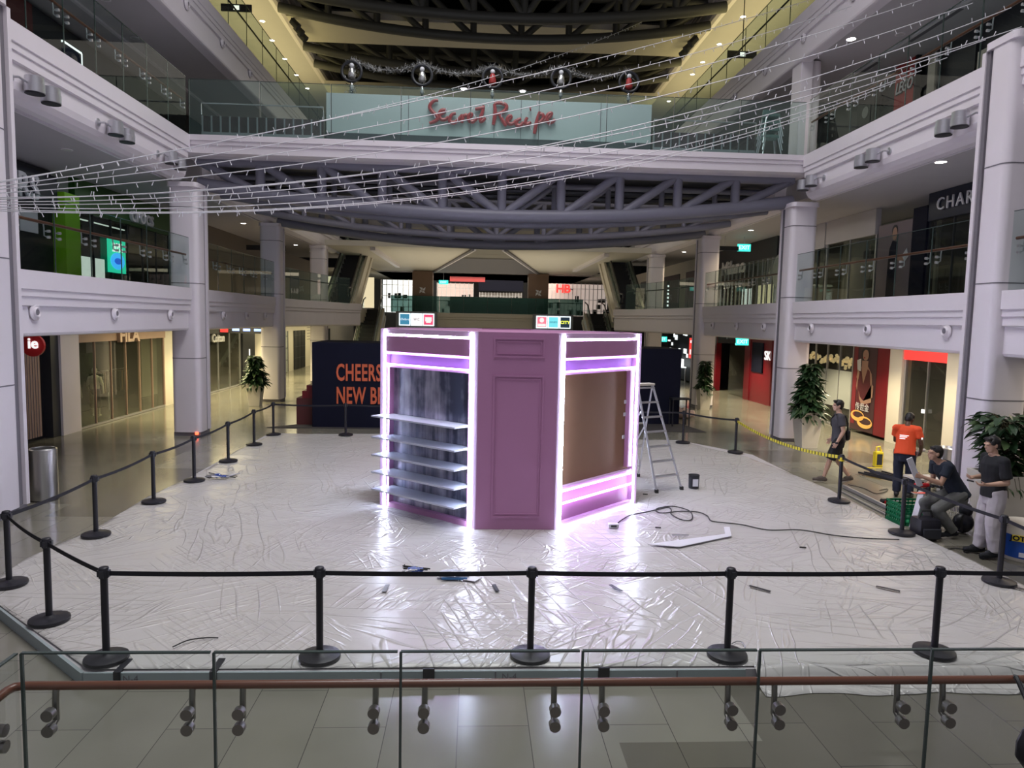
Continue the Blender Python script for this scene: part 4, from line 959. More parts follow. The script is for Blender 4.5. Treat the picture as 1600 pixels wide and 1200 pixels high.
# ================================================================== SMALL THINGS ON THE SHEET AND FLOOR
def cord(name,pts,r,m,label,cat,z=0.0,n=8):
    P=[Vector(p) for p in pts]; out=[]
    for i in range(len(P)-1):
        p0=P[max(i-1,0)];p1=P[i];p2=P[i+1];p3=P[min(i+2,len(P)-1)]
        for k in range(n):
            t_=k/n; out.append(.5*((2*p1)+(-p0+p2)*t_+(2*p0-5*p1+4*p2-p3)*t_*t_+(-p0+3*p1-3*p2+p3)*t_**3))
    out.append(P[-1]); b=MB(tuple(P[0])); b.tube(out,r,6); return tag(b.build(name,m,smooth=True),label,cat)
zz=PZ+.035
def fl(u,v,z=zz): p=px(u,v,'z',z); return (p.x,p.y,z)
cord('extension_lead',[fl(*q) for q in ((962,820),(972,812),(985,805),(1005,801),(1028,796),(1045,793),(1048,800),(1030,801),(1026,795),(1050,791),(1075,797),(1082,806),(1078,813),(1062,811),(1048,802),(1060,799),(1090,800),(1105,806),(1112,814),(1135,817),(1160,820),(1200,828),(1250,828),(1300,836),(1350,841),(1405,843))],.011,'rubber','long dark power cord snaking from the socket box to the workers','cord')
p=Vector(fl(958,823)); t=thing('socket_box',(p.x,p.y,zz),'small grey extension socket box at the end of the cord','socket'); MB().box(p.x-.09,p.x+.09,p.y-.06,p.y+.06,zz-.01,zz+.06).build('housing','letter',t,bevel=.01); MB().box(p.x-.05,p.x+.05,p.y-.066,p.y-.06,zz+.01,zz+.045).build('socket_face','darkg',t)
def can(x,y,z,r,h,label,name,cat,m1,lid,band=None,handle=True,txt=None):
    t=thing(name,(x,y,z),label,cat)
    MB().lathe([(r*.92,0),(r*.95,.02),(r,h*.95),(r*1.03,h*.96),(r*1.03,h)],(x,y),30,z).build('tub',m1,t,smooth=True)
    MB().lathe([(r*.97,h*.97),(r*.9,h*.975)],(x,y),26,z).build('lid',lid,t)
    if band: MB().lathe([(r*.975,h*.12),(r*1.012,h*.8)],(x,y),30,z).build('label_band',band,t,smooth=True)
    if handle:
        pts=[(x+math.cos(a)*r*1.05,y-math.sin(a)*r*.3-.0,z+h*.9+math.sin(a)*r*.15*(1)) for a in [i*math.pi/10 for i in range(11)]]; MB().tube(pts,.008,5).build('handle','chrome',t)
    return t
can(4.93,15.34,PZ+.02,.12,.30,'black paint can with a white label standing right of the stepladder','paint_can','can','dark','darkg')
MB  
t=bpy.data.objects['paint_can']; MB().box(4.87,4.99,15.212,15.222,PZ+.08,PZ+.24).build('paper_label','letter',t)
bk=can(9.25,11.15,0,.33,.62,'large white paint bucket with a blue label beside the white-trousered worker','paint_bucket','bucket','pot','pot',band=None)
MB().lathe([(.315,.0),(.326,.38)],(9.25,11.15),30,.06).build('blue_label',mat('blue_label',(.01,.07,.35),.4,noise=.4),bk,smooth=True)
fc=math.atan2(11.15,9.25)+math.pi  # towards the camera
d_=Vector((math.cos(fc),math.sin(fc),0)); c_=Vector((9.25,11.15,0))+d_*.332
b=MB(); b.bar(c_+Vector((-d_.y,d_.x,0))*.17+Vector((0,0,.40)),c_-Vector((-d_.y,d_.x,0))*.17+Vector((0,0,.40)),.02,.10); b.build('yellow_banner','yellow',bk)
text('lettering','JOTUN',.11,'navy',bk,tuple(c_+d_*.015+Vector((0,0,.40))),rot=(math.pi/2,0,fc+math.pi/2),ext=.004,off=.004,xs=1.1)
b=MB(); b.bar(c_+Vector((-d_.y,d_.x,0))*.08+Vector((0,0,.13)),c_-Vector((-d_.y,d_.x,0))*.06+Vector((0,0,.13)),.02,.07); b.build('white_patch','letter',bk)
# clamps, plastic scraps, offcuts
def clamp_bundle(u,v,label,seed,cols=('navy','rubber'),name='clamp_bundle',cat='tools',sc=1):
    x,y,z=fl(u,v); rnd=random.Random(seed); t=thing(name,(x,y,z),label,cat)
    for k in range(5):
        P=[(x+rnd.uniform(-.35,.35)*sc,y+rnd.uniform(-.18,.18)*sc,z+rnd.uniform(.005,.07)) for _ in range(5)]
        b=MB(); b.tube(P,.011,5); b.build('coil','rubber' if k%2 else 'alu',t,smooth=True)
    blu=mat('blue_plastic',(.03,.07,.30),.4)
    for k in range(3):
        xx,yy=x+rnd.uniform(-.25,.25)*sc,y+rnd.uniform(-.1,.1)*sc; MB().cyl((xx-.05,yy,z+.03),(xx+.06,yy+.03,z+.04),.03,n=10).build('connector',blu,t,smooth=True)
    return t
clamp_bundle(345,746,'tangle of black cord with blue connectors on the sheet, left',11)
clamp_bundle(650,893,'small tangle of blue and clear cord on the sheet behind the front belt',12,sc=.6)
x,y,z=fl(708,901); t=thing('plastic_bag',(x,y,z),'crumpled clear and blue plastic bag lying on the sheet','bag')
b=MB(); rnd=random.Random(2)
b.ball((x,y,z+.03),.24,.11,.05,18,8); b.v=[v+Vector((rnd.uniform(-.015,.015),rnd.uniform(-.015,.015),rnd.uniform(-.01,.02))) for v in b.v]; b.build('bag','shelf',t,smooth=True)
MB().box(x-.16,x+.2,y-.125,y-.10,z+.0,z+.025).build('blue_rim',mat('blue_film',(.02,.12,.3),.4),t)
x,y,z=fl(735,905); tag(MB((x,y,z)).prism([(x-.16,y),(x+.06,y-.1),(x+.16,y+.05),(x-.05,y+.14)],z,z+.008).build('leaflet','letter'),'small white leaflet lying beside the plastic bag','paper')
x,y,z=fl(300,1003); cord('cable_tie',[(x-.16,y-.12,z),(x-.05,y+.02,z+.01),(x+.1,y+.1,z),(x+.25,y+.1,z)],.007,'rubber','loose thin dark cable tie on the sheet, lower left','cable')
cord('cable_tie',[fl(1143,1006),fl(1152,1002),fl(1160,1004),fl(1165,1012)],.006,'alu','short pale wire loop beside the fourth front post base','cable')
x,y,z=fl(1050,836); tag(MB((x,y,z)).bar(fl(1050,836),fl(1076,836),.025,.02).build('offcut','alu'),'short thin metal offcut lying on the sheet','offcut')
q=[fl(1012,851),fl(1062,855),fl(1143,838),(fl(1140,824)),fl(1131,824),fl(1133,835)]; b=MB(q[0]); b.prism([(a[0],a[1]) for a in q],zz,zz+.01); tag(b.build('board_offcut','letter'),'long L-shaped white board offcut lying on the sheet','offcut')
for k,(u,v,lab) in enumerate(((1254,855,'tiny dark screw clip on the sheet, right of the offcut'),(1028,824,'tiny dark chip on the sheet near the socket box'),(1008,772,'tiny black chip beside the stepladder foot'))):
    x,y,z=fl(u,v); tag(MB((x,y,z)).bar((x-.05,y,z),(x+.05,y-.02,z),.02,.02).build('scrap','rubber'),lab,'scrap')
# red little lamp on the left column foot
p=px(305,679,'y',22.2); t=thing('socket_light',(p.x,22.25,.1),'tiny red indicator light at the foot of the second left column','light'); MB().box(p.x-.04,p.x+.04,22.3,22.38,.05,.13).build('lens',mat('red_lamp',(1,.1,.05),.4,emit=(1,.12,.05),estr=3),t)
# black bag hanging on the near rail
t=thing('shoulder_bag',(4.38,5.12,.4),'black shoulder bag hanging from the near handrail at the right edge','bag')
b=MB(); rings=[]
prof=[(.36,.02,.03),(.40,.11,.06),(.50,.17,.08),(.62,.17,.08),(.72,.13,.06),(.80,.05,.03)]
vs=[];fs=[]
for z,rx,ry in prof:
    for k in range(16):
        a=2*math.pi*k/16; vs.append((4.42+rx*math.cos(a)+(.02 if z<.5 else 0),5.16+ry*math.sin(a),z))
for i in range(len(prof)-1):
    for k in range(16): fs.append((i*16+k,i*16+(k+1)%16,(i+1)*16+(k+1)%16,(i+1)*16+k))
fs += [tuple(range(16)),tuple(range(5*16,6*16))]
b.v=[];b._a(vs,fs); b.M=None; b.v=[Vector((v.x,v.y-.14,v.z)) for v in b.v]; b.build('bag_body','black',t,smooth=True)
MB().tube([(4.36,5.03,.72),(4.34,5.06,.92),(4.36,5.22,1.05),(4.40,5.30,1.02),(4.44,5.06,.9),(4.46,5.03,.72)],.018,6).build('strap','black',t)
# ================================================================== SHOPS
def shop(side, y0, y1, z0, z1, label, zh, hm, nb, fm='alu', gm='shopglass', back='darkg', depth=2.2, hz=0, sill=.06, x=None, bars='mullion'):
    """glazed shop front on a shop line: header, frame, mullions, panes, floor strip and the wall behind"""
    X0=(WL if side=='l' else WR) if x is None else x; s=1 if side=='l' else -1   # s: towards the atrium
    t=thing('storefront',(X0,(y0+y1)/2,z0),label,'shop front'); z0+=.01; z1-=.01
    bx=lambda a,b,c,d,e,f:(min(a,b),max(a,b),c,d,e,f)
    if zh<z1: MB().box(*bx(X0-s*.1,X0+s*.10,y0,y1,zh,z1)).build('header',hm,t)
    MB().box(*bx(X0-.05*s,X0+.05*s,y0,y1,z0,z0+sill)).build('sill','alu',t)
    st=(y1-y0)/nb
    for i in range(nb+1):
        y=y0+st*i; w_=.04 if i in(0,nb) else .016
        MB().box(*bx(X0-.04*s,X0+.04*s,y-w_,y+w_,z0+sill,zh)).build(bars,fm,t)
    for i in range(nb):
        MB().box(*bx(X0-.008,X0+.008,y0+st*i+.02,y0+st*(i+1)-.02,z0+sill,zh)).build('glass_pane',gm,t)
    MB().box(*bx(X0-s*depth,X0-s*(depth+.1),y0,y1,z0,z1)).build('rear_wall',back,t)
    return t
def bx(a,b,c,d,e,f): return MB().box(min(a,b),max(a,b),c,d,e,f)
# ---- left, ground floor
X0=WL
t=thing('storefront',(X0,20.5,0),'dark restaurant entrance with wood slat strips beside the left column','shop front')
bx(X0-.3,X0-.2,15,22.1,0,3.36).build('dark_wall','dark',t)
for a,b,m_ in ((15,20.0,'woodd'),(20.55,21.2,'wood'),(21.75,22.15,'darkg')): bx(X0-.2,X0+.05,a,b,0 if m_!='wood' else .15,3.38).build('wall_strip',m_,t)
for k in range(5): bx(X0+.05,X0+.06,20.6+k*.12,20.615+k*.12,.15,3.3).build('slat_line','groove',t)
t=thing('hanging_sign',(X0+.6,19.6,2.6),'small round red sign with white letters beside the left column','sign')
b=MB(); b.M=Matrix.Translation(Vector((X0+.7,19.9,2.85)))@Matrix.Rotation(math.pi/2,4,'X'); b.lathe([(.30,0),(.30,.08)],n=26); b.build('disc','red',t); text('lettering','ie',.40,'letterl',t,(X0+.72,19.80,2.9),ext=.01,off=.01)
MB().cyl((X0+.7,19.86,3.1),(X0+.7,19.86,3.38),.012).build('hanger','dark',t)
struct('wall_left', MB().box(X0-.3,X0+.12,22.15,23.15,0,3.38),'white')
t=shop('l',23.2,29.5,0,3.38,'glass sports shop front with pale wood header beside the second left column',2.80,'wood',6,'wood')
text('lettering','FILA',.62,'wood',t,(X0+.16,26.3,2.95),rot=RL,ext=.05,off=.03,xs=1.25)
text('lettering_face','FILA',.62,mat('pale_letter_face',(.62,.45,.36),.5),t,(X0+.215,26.3,2.95),rot=RL,ext=.004,off=.02,xs=1.25)
def mannequin(x,y,z,label,top,low,grp='shop mannequins'):
    t=thing('mannequin',(x,y,z),label,'mannequin',grp,local=True)
    b=MB(); 
    b.ball((0,0,1.62),.085,.10,.12); b.capsule((0,0,1.45),(0,0,1.55),.05,.05); 
    for s in (-1,1):
        b.capsule((s*.09,0,.85),(s*.10,.02,.08),.075,.04); b.capsule((s*.10,0,.06),(s*.10,.14,.05),.04,.03); b.capsule((s*.2,0,1.36),(s*.26,.0,1.08),.045,.035); b.capsule((s*.26,0,1.08),(s*.24,.1,.84),.035,.028)
    b.build('figure','cream',t,smooth=True)
    b=MB(); b.capsule((0,0,1.0),(0,0,1.32),.15,.17); 
    for s in (-1,1): b.capsule((s*.17,0,1.36),(s*.24,.0,1.16),.07,.055)
    b.build('top',top,t,smooth=True)
    b=MB(); b.capsule((0,0,.95),(0,0,.92),.155,.16)
    for s in (-1,1): b.capsule((s*.08,0,.9),(s*.10,0,.4),.10,.085)
    b.build('trousers',low,t,smooth=True); return t
mannequin(X0-.55,23.9,.12,'mannequin in a light top and long brown skirt in the left glass front','cream','woodd')
mannequin(X0-.6,25.4,.12,'mannequin in a light jacket behind the left glass front','cream','dark')
for k,y in enumerate((27.0,28.3)):
    t=thing('clothes_rail',(X0-1.2,y,.1),'dark rail of hanging clothes inside the left sports shop, %s'%['nearer','farther'][k],'clothes rail')
    MB().tube([(X0-1.2,y-.5,.1),(X0-1.2,y-.5,1.6),(X0-1.2,y+.5,1.6),(X0-1.2,y+.5,.1)],.02,6).build('rail','alu',t)
    for j in range(7): bx(X0-1.42,X0-.98,y-.42+j*.13,y-.36+j*.13,.8,1.55).build('garment',['dark','darkg','woodd'][j%3],t)
for yy,lab in ((24.6,'left'),(27.4,'right')): spot('shop_lamp',(X0-.9,yy,3.2),14,(1,.9,.75),120)
t=shop('l',32.4,38.9,0,3.38,'glass boutique front with black header beside the third left column',2.85,'dark',4,'alu',back='cream')
spot('shop_lamp',(X0-1,35.5,3.2),45,(1,.95,.7),150)
text('lettering','Cotton',.55,'letter',t,(X0+.16,35.3,2.62),rot=RL,ext=.03,off=.01)
t=thing('directory_sign',(X0+1.2,34.5,3.1),'small dark hanging sign with glowing blue and red symbols, left corridor','sign')
MB().box(X0+.7,X0+2.9,33.9,34.0,2.92,3.26).build('board','dark',t); MB().cyl((X0+1.8,33.95,3.26),(X0+1.8,33.95,3.38),.02).build('hanger','dark',t); bx(X0+.75,X0+1.1,33.88,33.9,2.96,3.24).build('red_symbol','redl',t)
for k in range(3): bx(X0+1.3+k*.5,X0+1.62+k*.5,33.88,33.9,3.03,3.14).build('blue_symbol',mat('blue_symbol',(.2,.3,.9),.5,emit=(.25,.4,1),estr=1.4),t)
t=thing('black_partition',(X0,40,0),'tall black pillar with a white vertical light handle beside the boutique','pillar'); bx(X0-.2,X0+.12,39.1,41.2,0,3.3).build('panel','dark',t); bx(X0+.12,X0+.15,40.1,40.22,.9,1.9).build('white_handle','letterl',t)
for k,(a,b,m_,lab) in enumerate(((46.6,48.6,'frost','framed poster panel on the cream corridor wall, left rear'),(50.3,53.4,'dark','black grid-framed glass door on the cream corridor wall, left rear'),(57.5,62.5,'darkg','dark shop opening at the far end of the left corridor wall'))):
    t=thing('corridor_door',(X0,(a+b)/2,0),lab,'door'); bx(X0+.01,X0+.05,a,b,.02,2.75).build('leaf',m_,t)
    for j in range(4): bx(X0+.05,X0+.08,a+(b-a)*j/3-.03,a+(b-a)*j/3+.03,.02,2.75).build('frame_bar','darkg',t)
    for j in range(3): bx(X0+.05,X0+.07,a,b,.8+j*.8,.84+j*.8).build('frame_bar','darkg',t)
t=thing('wall_lettering',(X0,55.5,2.2),'faint lettering lines on the cream wall at the left rear','sign')
for j in range(5): bx(X0+.005,X0+.012,54.3,56.6-.3*(j%2),2.9-j*.22,2.94-j*.22).build('text_line','groove',t)
# ---- left, first floor
t=thing('storefront',(X0,19,F1t),'dark sports store front with large pale letters on its header, first floor left','shop front')
bx(X0-.3,X0-.1,12,22.35,4.52,7.93).build('dark_wall','dark',t); bx(X0-.09,X0+.1,12,22.3,6.75,7.75).build('header',mat('ink_header',(.006,.008,.02),.4),t)
for y in (14,16,18,20): bx(X0-.1,X0-.05,y,y+.05,4.5,6.75).build('mullion','darkg',t)
text('lettering','KERS',.95,'letter',t,(X0+.14,21.35,7.2),rot=RL,align='RIGHT',ext=.03,off=.015,xs=1.0)
t=thing('wall_poster',(X0,21.0,6),'square white poster high on the dark store wall, first floor left','poster'); bx(X0-.05,X0-.02,20.7,21.5,6.0,6.6).build('sheet','letter',t)
t=thing('green_pillar',(X0,22.8,F1t),'lime green pillar between the dark store and the shoe shop, first floor left','pillar'); bx(X0-.3,X0+.25,22.4,23.2,4.5,7.35).build('panel','green',t)
t=shop('l',23.25,30.2,4.5,7.95,'glass shoe shop front with dark green header, first floor left',6.95,'greend',6,'darkg',depth=2.6)
text('lettering','crocs',.78,'letter',t,(X0+.16,27.6,7.33),rot=RL,ext=.05,off=.012,xs=1.05)
bx(X0-2.5,X0-2.45,26.4,30.0,4.9,5.9).build('lit_display','coolit',t)
for k in range(2): bx(X0-.9,X0-.86,23.6+k*2.6,25.8+k*2.6,6.9,6.94).build('tube_lamp','coolit',t)
t=thing('promotion_poster',(X0+.2,25.7,5.7),'glowing green sale poster with a blue oval in the shoe shop window','poster')
gl_=mat('lit_green_poster',(.02,.5,.3),.5,emit=(.02,.62,.36),estr=.9); bx(X0+.1,X0+.14,25.1,26.3,5.15,6.3).build('sheet',gl_,t)
text('lettering','20%',.42,'letterl',t,(X0+.155,25.7,6.0),rot=RL,ext=.004,off=.01)
b=MB(); b.M=Matrix.Translation(Vector((X0+.15,25.7,5.55)))@Matrix.Rotation(math.pi/2,4,'Y')@Matrix.Diagonal((.6,1,1,1)); b.lathe([(.48,0),(.48,.01)],n=28); b.build('blue_oval',mat('lit_blue',(.05,.4,.9),.5,emit=(.05,.42,.9),estr=1.1),t)
b=MB(); b.M=Matrix.Translation(Vector((X0+.165,25.7,5.55)))@Matrix.Rotation(math.pi/2,4,'Y')@Matrix.Diagonal((.45,1,1,1)); b.lathe([(.25,0),(.25,.006)],n=20); b.build('dark_oval',mat('deep_blue',(.02,.1,.5),.5,emit=(.02,.12,.6),estr=1),t)
struct('wall_left', MB().box(X0-.3,X0,30.4,34.6,4.5,7.95),'dark')
struct('wall_left', MB().box(X0-.3,X0,34.6,62,4.5,7.95),mat('brown_grey_wall',(.16,.125,.10),.6))
spot('wall_washer',(X0+.35,36.2,7.85),60,(1,.85,.45),60,.5,rot=(0,math.radians(-12),0),size=.03)
spot('wall_washer',(X0+.35,49,7.85),90,(1,.85,.5),60,.5,rot=(0,math.radians(-12),0),size=.03)
t=thing('hanging_sign',(-10.5,38,7.2),'dark hanging direction sign, first floor left rear','sign'); MB().box(-11.9,-9.9,38,38.1,7.15,7.4).build('board','dark',t); MB().cyl((-10.9,38.05,7.4),(-10.9,38.05,7.95),.02).build('hanger','dark',t)
# ---- left, second floor
t=thing('storefront',(X0,15,F2t),'dark maroon shop front behind the tall glass, top left','shop front')
bx(X0-.3,X0-.1,6,50,9.07,12.43).build('dark_wall','dark',t)
for y0,y1,m_,z0,z1 in ((18.2,21.4,mat('maroon_panel',(.12,.02,.02),.5),10.1,12.3),(6,18.2,'darkg',9.07,12.3),(21.4,29,'dark',11.3,12.3)): bx(X0-.1,X0+.1,y0,y1,z0,z1).build('panel',m_,t)
for y in (17,18.6,20.2,21.8,23.4): bx(X0-.1,X0,y,y+.06,9.1,12.3).build('mullion','darkg',t)
p0=px(97,64,'x',-9.6); p1=px(126,75,'x',-9.6); p2=px(126,100,'x',-9.6)
t=thing('glowing_frame',(-9.6,p1.y,9.12),'dark standing board edged with a glowing white line, top left gallery','sign')
p1=Vector((-9.6,p1.y,p0.z)); bx(-9.62,-9.58,p0.y,p1.y,9.06,p0.z).build('board','navy',t); MB().bar(p0,p1,.05,.05).build('glow_top','coolit',t); MB().bar(p1,(-9.6,p1.y,9.15),.05,.05).build('glow_side','coolit',t)
# ---- right, ground floor
X0=WR
t=shop('r',25.5,30.4,0,3.38,'frosted glass shop front with golden flowers behind, ground floor right',3.2,'cream',5,'alu')
for i in range(5):
    y=25.5+.98*i; bx(X0-.03,X0-.015,y+.03,y+.95,.75,2.15).build('frosted_film','frost',t)
b=MB(); rnd=random.Random(8)
for k in range(70): b.ball((X0+.5+rnd.random()*.3,25.9+rnd.random()*4.2,2.45+rnd.gauss(0,.10)),.05+rnd.random()*.05,n=6,m=4)
b.build('golden_flowers',mat('golden_flowers',(.8,.6,.3),.5,emit=(1,.75,.4),estr=.5),t,kind='stuff')
t=thing('window_poster',(X0-.1,30,.6),'small beige notice sheets low on the frosted glass, right','poster'); bx(X0-.06,X0-.045,29.0,29.9,.6,1.25).build('sheet','wood',t); bx(X0-.075,X0-.06,29.1,29.7,.98,1.2).build('dark_print','woodd',t)
struct('wall_right', MB().box(X0,X0+.3,30.4,32.6,0,3.38),'cream')
# poster with a figure
t=thing('jewellery_poster',(X0-.1,24.5,.2),'tall poster of a woman in a dark red dress above two gold rings','poster')
Y0,Y1=23.72,25.25; zA,zB=.12,3.25
bx(X0-.16,X0-.1,Y0,Y1,zA,zB).build('board',mat('poster_ground',(.06,.025,.03),.35),t)
bx(X0-.17,X0-.16,Y1-.3,Y1-.06,zA+.2,zB-.1).build('red_band',mat('poster_red',(.22,.02,.03),.4),t)
def pp(pts,o,m,name):  # pts: (u 0..1 left->right, v 0..1 up)
    W=Y1-Y0; H=zB-zA; poly=[(Y1-u*W,zA+v*H) for u,v in pts]; MB().prism(poly,X0-.16-o,X0-.16-o+.008,'yz').build(name,m,t)
def ell(cu,cv,ru,rv,n_=18,a0=0,a1=360): return [(cu+ru*math.cos(math.radians(a0+(a1-a0)*i/n_)),cv+rv*math.sin(math.radians(a0+(a1-a0)*i/n_))) for i in range(n_)]
skin=mat('poster_skin',(.38,.22,.16),.5)
pp(ell(.52,.88,.17,.085),.010,mat('poster_hair',(.02,.012,.012),.4),'hair')
pp([(.40,.70),(.64,.70),(.66,.80),(.40,.80)],.014,skin,'neck')
pp(ell(.54,.865,.12,.062),.018,skin,'face')
pp(ell(.50,.835,.03,.008,8),.03,'red','lips')
pp([(.24,.66),(.40,.735),(.66,.735),(.82,.66),(.88,.50),(.90,.40),(.62,.36),(.30,.40),(.20,.5)],.012,skin,'shoulders')
pp([(.30,.69),(.38,.71),(.50,.53),(.66,.71),(.74,.69),(.84,.42),(.80,.29),(.24,.29),(.26,.45)],.022,mat('poster_dress',(.10,.012,.02),.5),'dress')
pp([(.86,.55),(.93,.53),(.92,.40),(.55,.345),(.40,.39),(.34,.45),(.38,.36),(.50,.30),(.88,.345)],.026,skin,'forearm')
pp([(.20,.80),(.36,.82),(.38,.68),(.24,.68)],.03,'letter','white_card')
pp([(.22,.60),(.30,.58),(.34,.66),(.26,.70)],.034,skin,'hand')
text('lettering','传世金',.30,'letter',t,(X0-.20,Y0+.70,zA+.84),rot=RR,ext=.004,off=0)
gold=mat('poster_gold',(.75,.40,.10),.35,emit=(.8,.42,.1),estr=.25)
for cu,cv,ru,rv,o in ((.33,.165,.29,.062,.012),(.66,.105,.32,.068,.022)):
    out=ell(cu,cv,ru,rv,24); inn=ell(cu+.02,cv+.012,ru*.78,rv*.55,24); W=Y1-Y0;H=zB-zA; b=MB()
    vs=[(X0-.16-o,Y1-u*W,zA+v*H) for u,v in out]+[(X0-.16-o,Y1-u*W,zA+v*H) for u,v in inn]; b._a(vs,[(i,(i+1)%24,24+(i+1)%24,24+i) for i in range(24)]); b.build('gold_ring',gold,t)
bx(X0-.15,X0+.1,23.05,23.72,.1,3.38).build('red_panel','redw',t)
struct('wall_right', MB().box(X0-.12,X0+.2,22.35,23.05,0,3.38),'cream')
t=shop('r',20.0,22.3,0,3.38,'glass double door front under a red header, right of the poster',2.80,'redl',2,'alu',back='darkg')
bx(X0-.14,X0-.10,21.05,21.17,1.2,1.32).build('lock','letterl',t)
struct('wall_right', MB().box(X0-.3,X0+.2,18.9,19.9,0,3.38),'cream')
t=shop('r',15.5,18.8,0,3.38,'glass shop front under a red header at the right edge of the photo',2.80,'redl',3,'alu',back='darkg')
# red store left of the second right column
t=thing('storefront',(X0,36.5,0),'dark red lacquered store front with a glass entrance, ground floor right','shop front')
bx(X0-.05,X0+.25,32.7,35.2,0,3.36).build('red_wall','redw',t); bx(X0-.12,X0-.05,33.6,34.9,1.5,2.95).build('black_screen','navy',t); bx(X0-.10,X0+.2,35.2,35.9,0,3.3).build('red_wall','redw',t); bx(X0-.10,X0+.2,40.2,41.0,0,3.3).build('red_wall','redw',t)
bx(X0-.05,X0+.2,35.9,40.2,2.9,3.3).build('dark_header','dark',t); bx(X0+.1,X0+.12,36.2,38.6,.05,2.8).build('glass_door','shopglass',t); bx(X0+1.6,X0+1.7,35.9,40.2,0,3.3).build('rear_wall','frost',t)
text('lettering','SK',.62,'letterl',t,(X0-.10,33.05,2.35),rot=RR,ext=.02)
t=thing('lit_display',(X0,46.5,0),'brightly lit cosmetics display behind the plain hoarding, right rear','display')
bx(X0-.1,X0,44.6,50.5,0.1,3.3).build('dark_wall','dark',t); rnd=random.Random(5)
for k in range(16):
    y=rnd.uniform(44.8,50.2); z=rnd.uniform(1.5,3.1); bx(X0-.14,X0-.1,y,y+rnd.uniform(.15,.6),z,z+rnd.uniform(.08,.35)).build('lit_product','coolit',t)
bx(X0-.14,X0-.1,44.7,45.3,1.6,2.9).build('pink_panel','redl',t); bx(X0-1.3,X0-.3,45.2,48.6,.95,1.02).build('table_top','coolit',t)
for y in (45.3,48.5):
    for xx in (-1.25,-.35): bx(X0+xx,X0+xx+.06,y,y+.06,0,.95).build('table_leg','letter',t)
bx(X0-.6,X0-.35,45.6,47.6,1.02,1.5).build('lit_product','coolit',t)
spot('display_lamp',(X0-1.2,47,3.2),90,(.9,1,.98),130)
# ---- right, first floor
t=shop('r',17.0,21.6,4.5,7.95,'dark glass boutique under a navy header with thin white capitals, first floor right',7.1,mat('navy_header',(.008,.012,.03),.4),4,'darkg')
text('lettering','CHARL',.52,'letter',t,(X0-.14,21.15,7.52),rot=RR,align='LEFT',ext=.02,space=1.25)
t=thing('black_partition',(X0,22,F1t),'black pier between the fashion poster and the navy-headed boutique','pillar'); bx(X0-.12,X0+.2,21.6,22.3,4.5,7.6).build('panel','navy',t)
t=thing('fashion_poster',(X0,23.3,F1t),'tall grey poster of a person in black holding a small white bag, first floor right','poster')
Y0,Y1=22.35,24.25; zA,zB=4.6,7.3; bx(X0-.1,X0,Y0,Y1,zA,zB).build('board',mat('poster_grey',(.17,.13,.15),.5),t)
def pp2(pts,o,m,name):
    W=Y1-Y0; H=zB-zA; MB().prism([(Y1-u*W,zA+v*H) for u,v in pts],X0-.10-o,X0-.10-o+.008,'yz').build(name,m,t)
pp2([(.34,.02),(.36,.5),(.38,.68),(.46,.78),(.60,.76),(.62,.5),(.60,.02)],.012,'navy','clothes'); pp2(ell(.52,.86,.07,.08),.016,skin,'face'); pp2(ell(.51,.90,.085,.07),.013,'dark','hair'); pp2([(.60,.55),(.75,.5),(.9,.54),(.8,.60)],.02,skin,'hands'); pp2([(.78,.58),(.9,.66),(.96,.56),(.86,.5)],.024,'letter','white_bag')
t=shop('r',24.5,28.0,4.5,7.95,'glass handbag shop front with hanging bags, first floor right',7.05,'soffit',2,'alu',back='frost')
for k,(y,z) in enumerate(((25.4,6.35),(25.9,6.35),(26.6,6.4),(25.6,5.3),(26.3,5.3))):
    g=thing('handbag',(X0+.9,y,z),'dark handbag in the first floor handbag shop, '+['nearest on the upper shelf','middle of the upper shelf','farthest on the upper shelf','nearer on the lower shelf','farther on the lower shelf'][k],'handbag','handbags in the window'); MB().box(X0+.8,X0+1.0,y-.2,y+.2,z,z+.32).build('bag_body','dark',g,bevel=.04); MB().tube([(X0+.9,y-.12,z+.3),(X0+.9,y-.08,z+.52),(X0+.9,y+.08,z+.52),(X0+.9,y+.12,z+.3)],.015,6).build('bag_handle','woodd',g)
for z in (5.28,6.33):
    g=tag(MB().box(X0+.7,X0+1.15,25.0,27.2,z-.04,z-.005).build('display_shelf','alu'),'thin display shelf in the handbag shop, %s'%('lower' if z<6 else 'upper'),'shelf')
spot('shop_lamp',(X0+.9,26.2,7.6),25,(1,.95,.8),130)
t=shop('r',28.1,31.0,4.5,7.95,'dark-barred shop front beside the second right column, first floor',6.95,'soffit',5,'dark',back='frost')
t=shop('r',32.6,40.8,4.5,7.95,'shop front with pale vertical bars and a script sign, first floor right rear',7.0,'dark',14,'alu',back='frost')
text('lettering','Milano',1.0,'letter',t,(X0-.16,38.0,6.85),rot=RR,ext=.03,off=.02,xs=1.3)
bx(X0+1.0,X0+1.1,35.6,37.4,4.6,5.9).build('lit_cabinet','warmlit',t); bx(X0+1.0,X0+1.1,38.2,39.6,4.6,5.8).build('lit_cabinet','coolit',t)
b=MB(); b.M=Matrix.Translation(Vector((X0-.1,32.2,6.3)))@Matrix.Rotation(math.pi/2,4,'Y'); b.lathe([(.8,0),(.8,.03)],n=32); tag(b.build('round_wall_disc','frost'),'large pale round disc on the wall beside the second right column, first floor','wall disc')
for y0,y1,m_ in ((42.5,47,'darkg'),(48.5,53,'dark'),(54.5,60,'darkg')):
    bxo=bx(X0-.05,X0-.002,y0,y1,4.6,7.2); tag(bxo.build('shop_opening',m_),'dark shop opening on the first floor right, %s the far escalator'%{42.5:'nearest to',48.5:'beside',54.5:'beyond'}[y0],'shop front')
struct('wall_right', MB().box(X0,X0+.3,41,62,4.5,7.95),'cream')
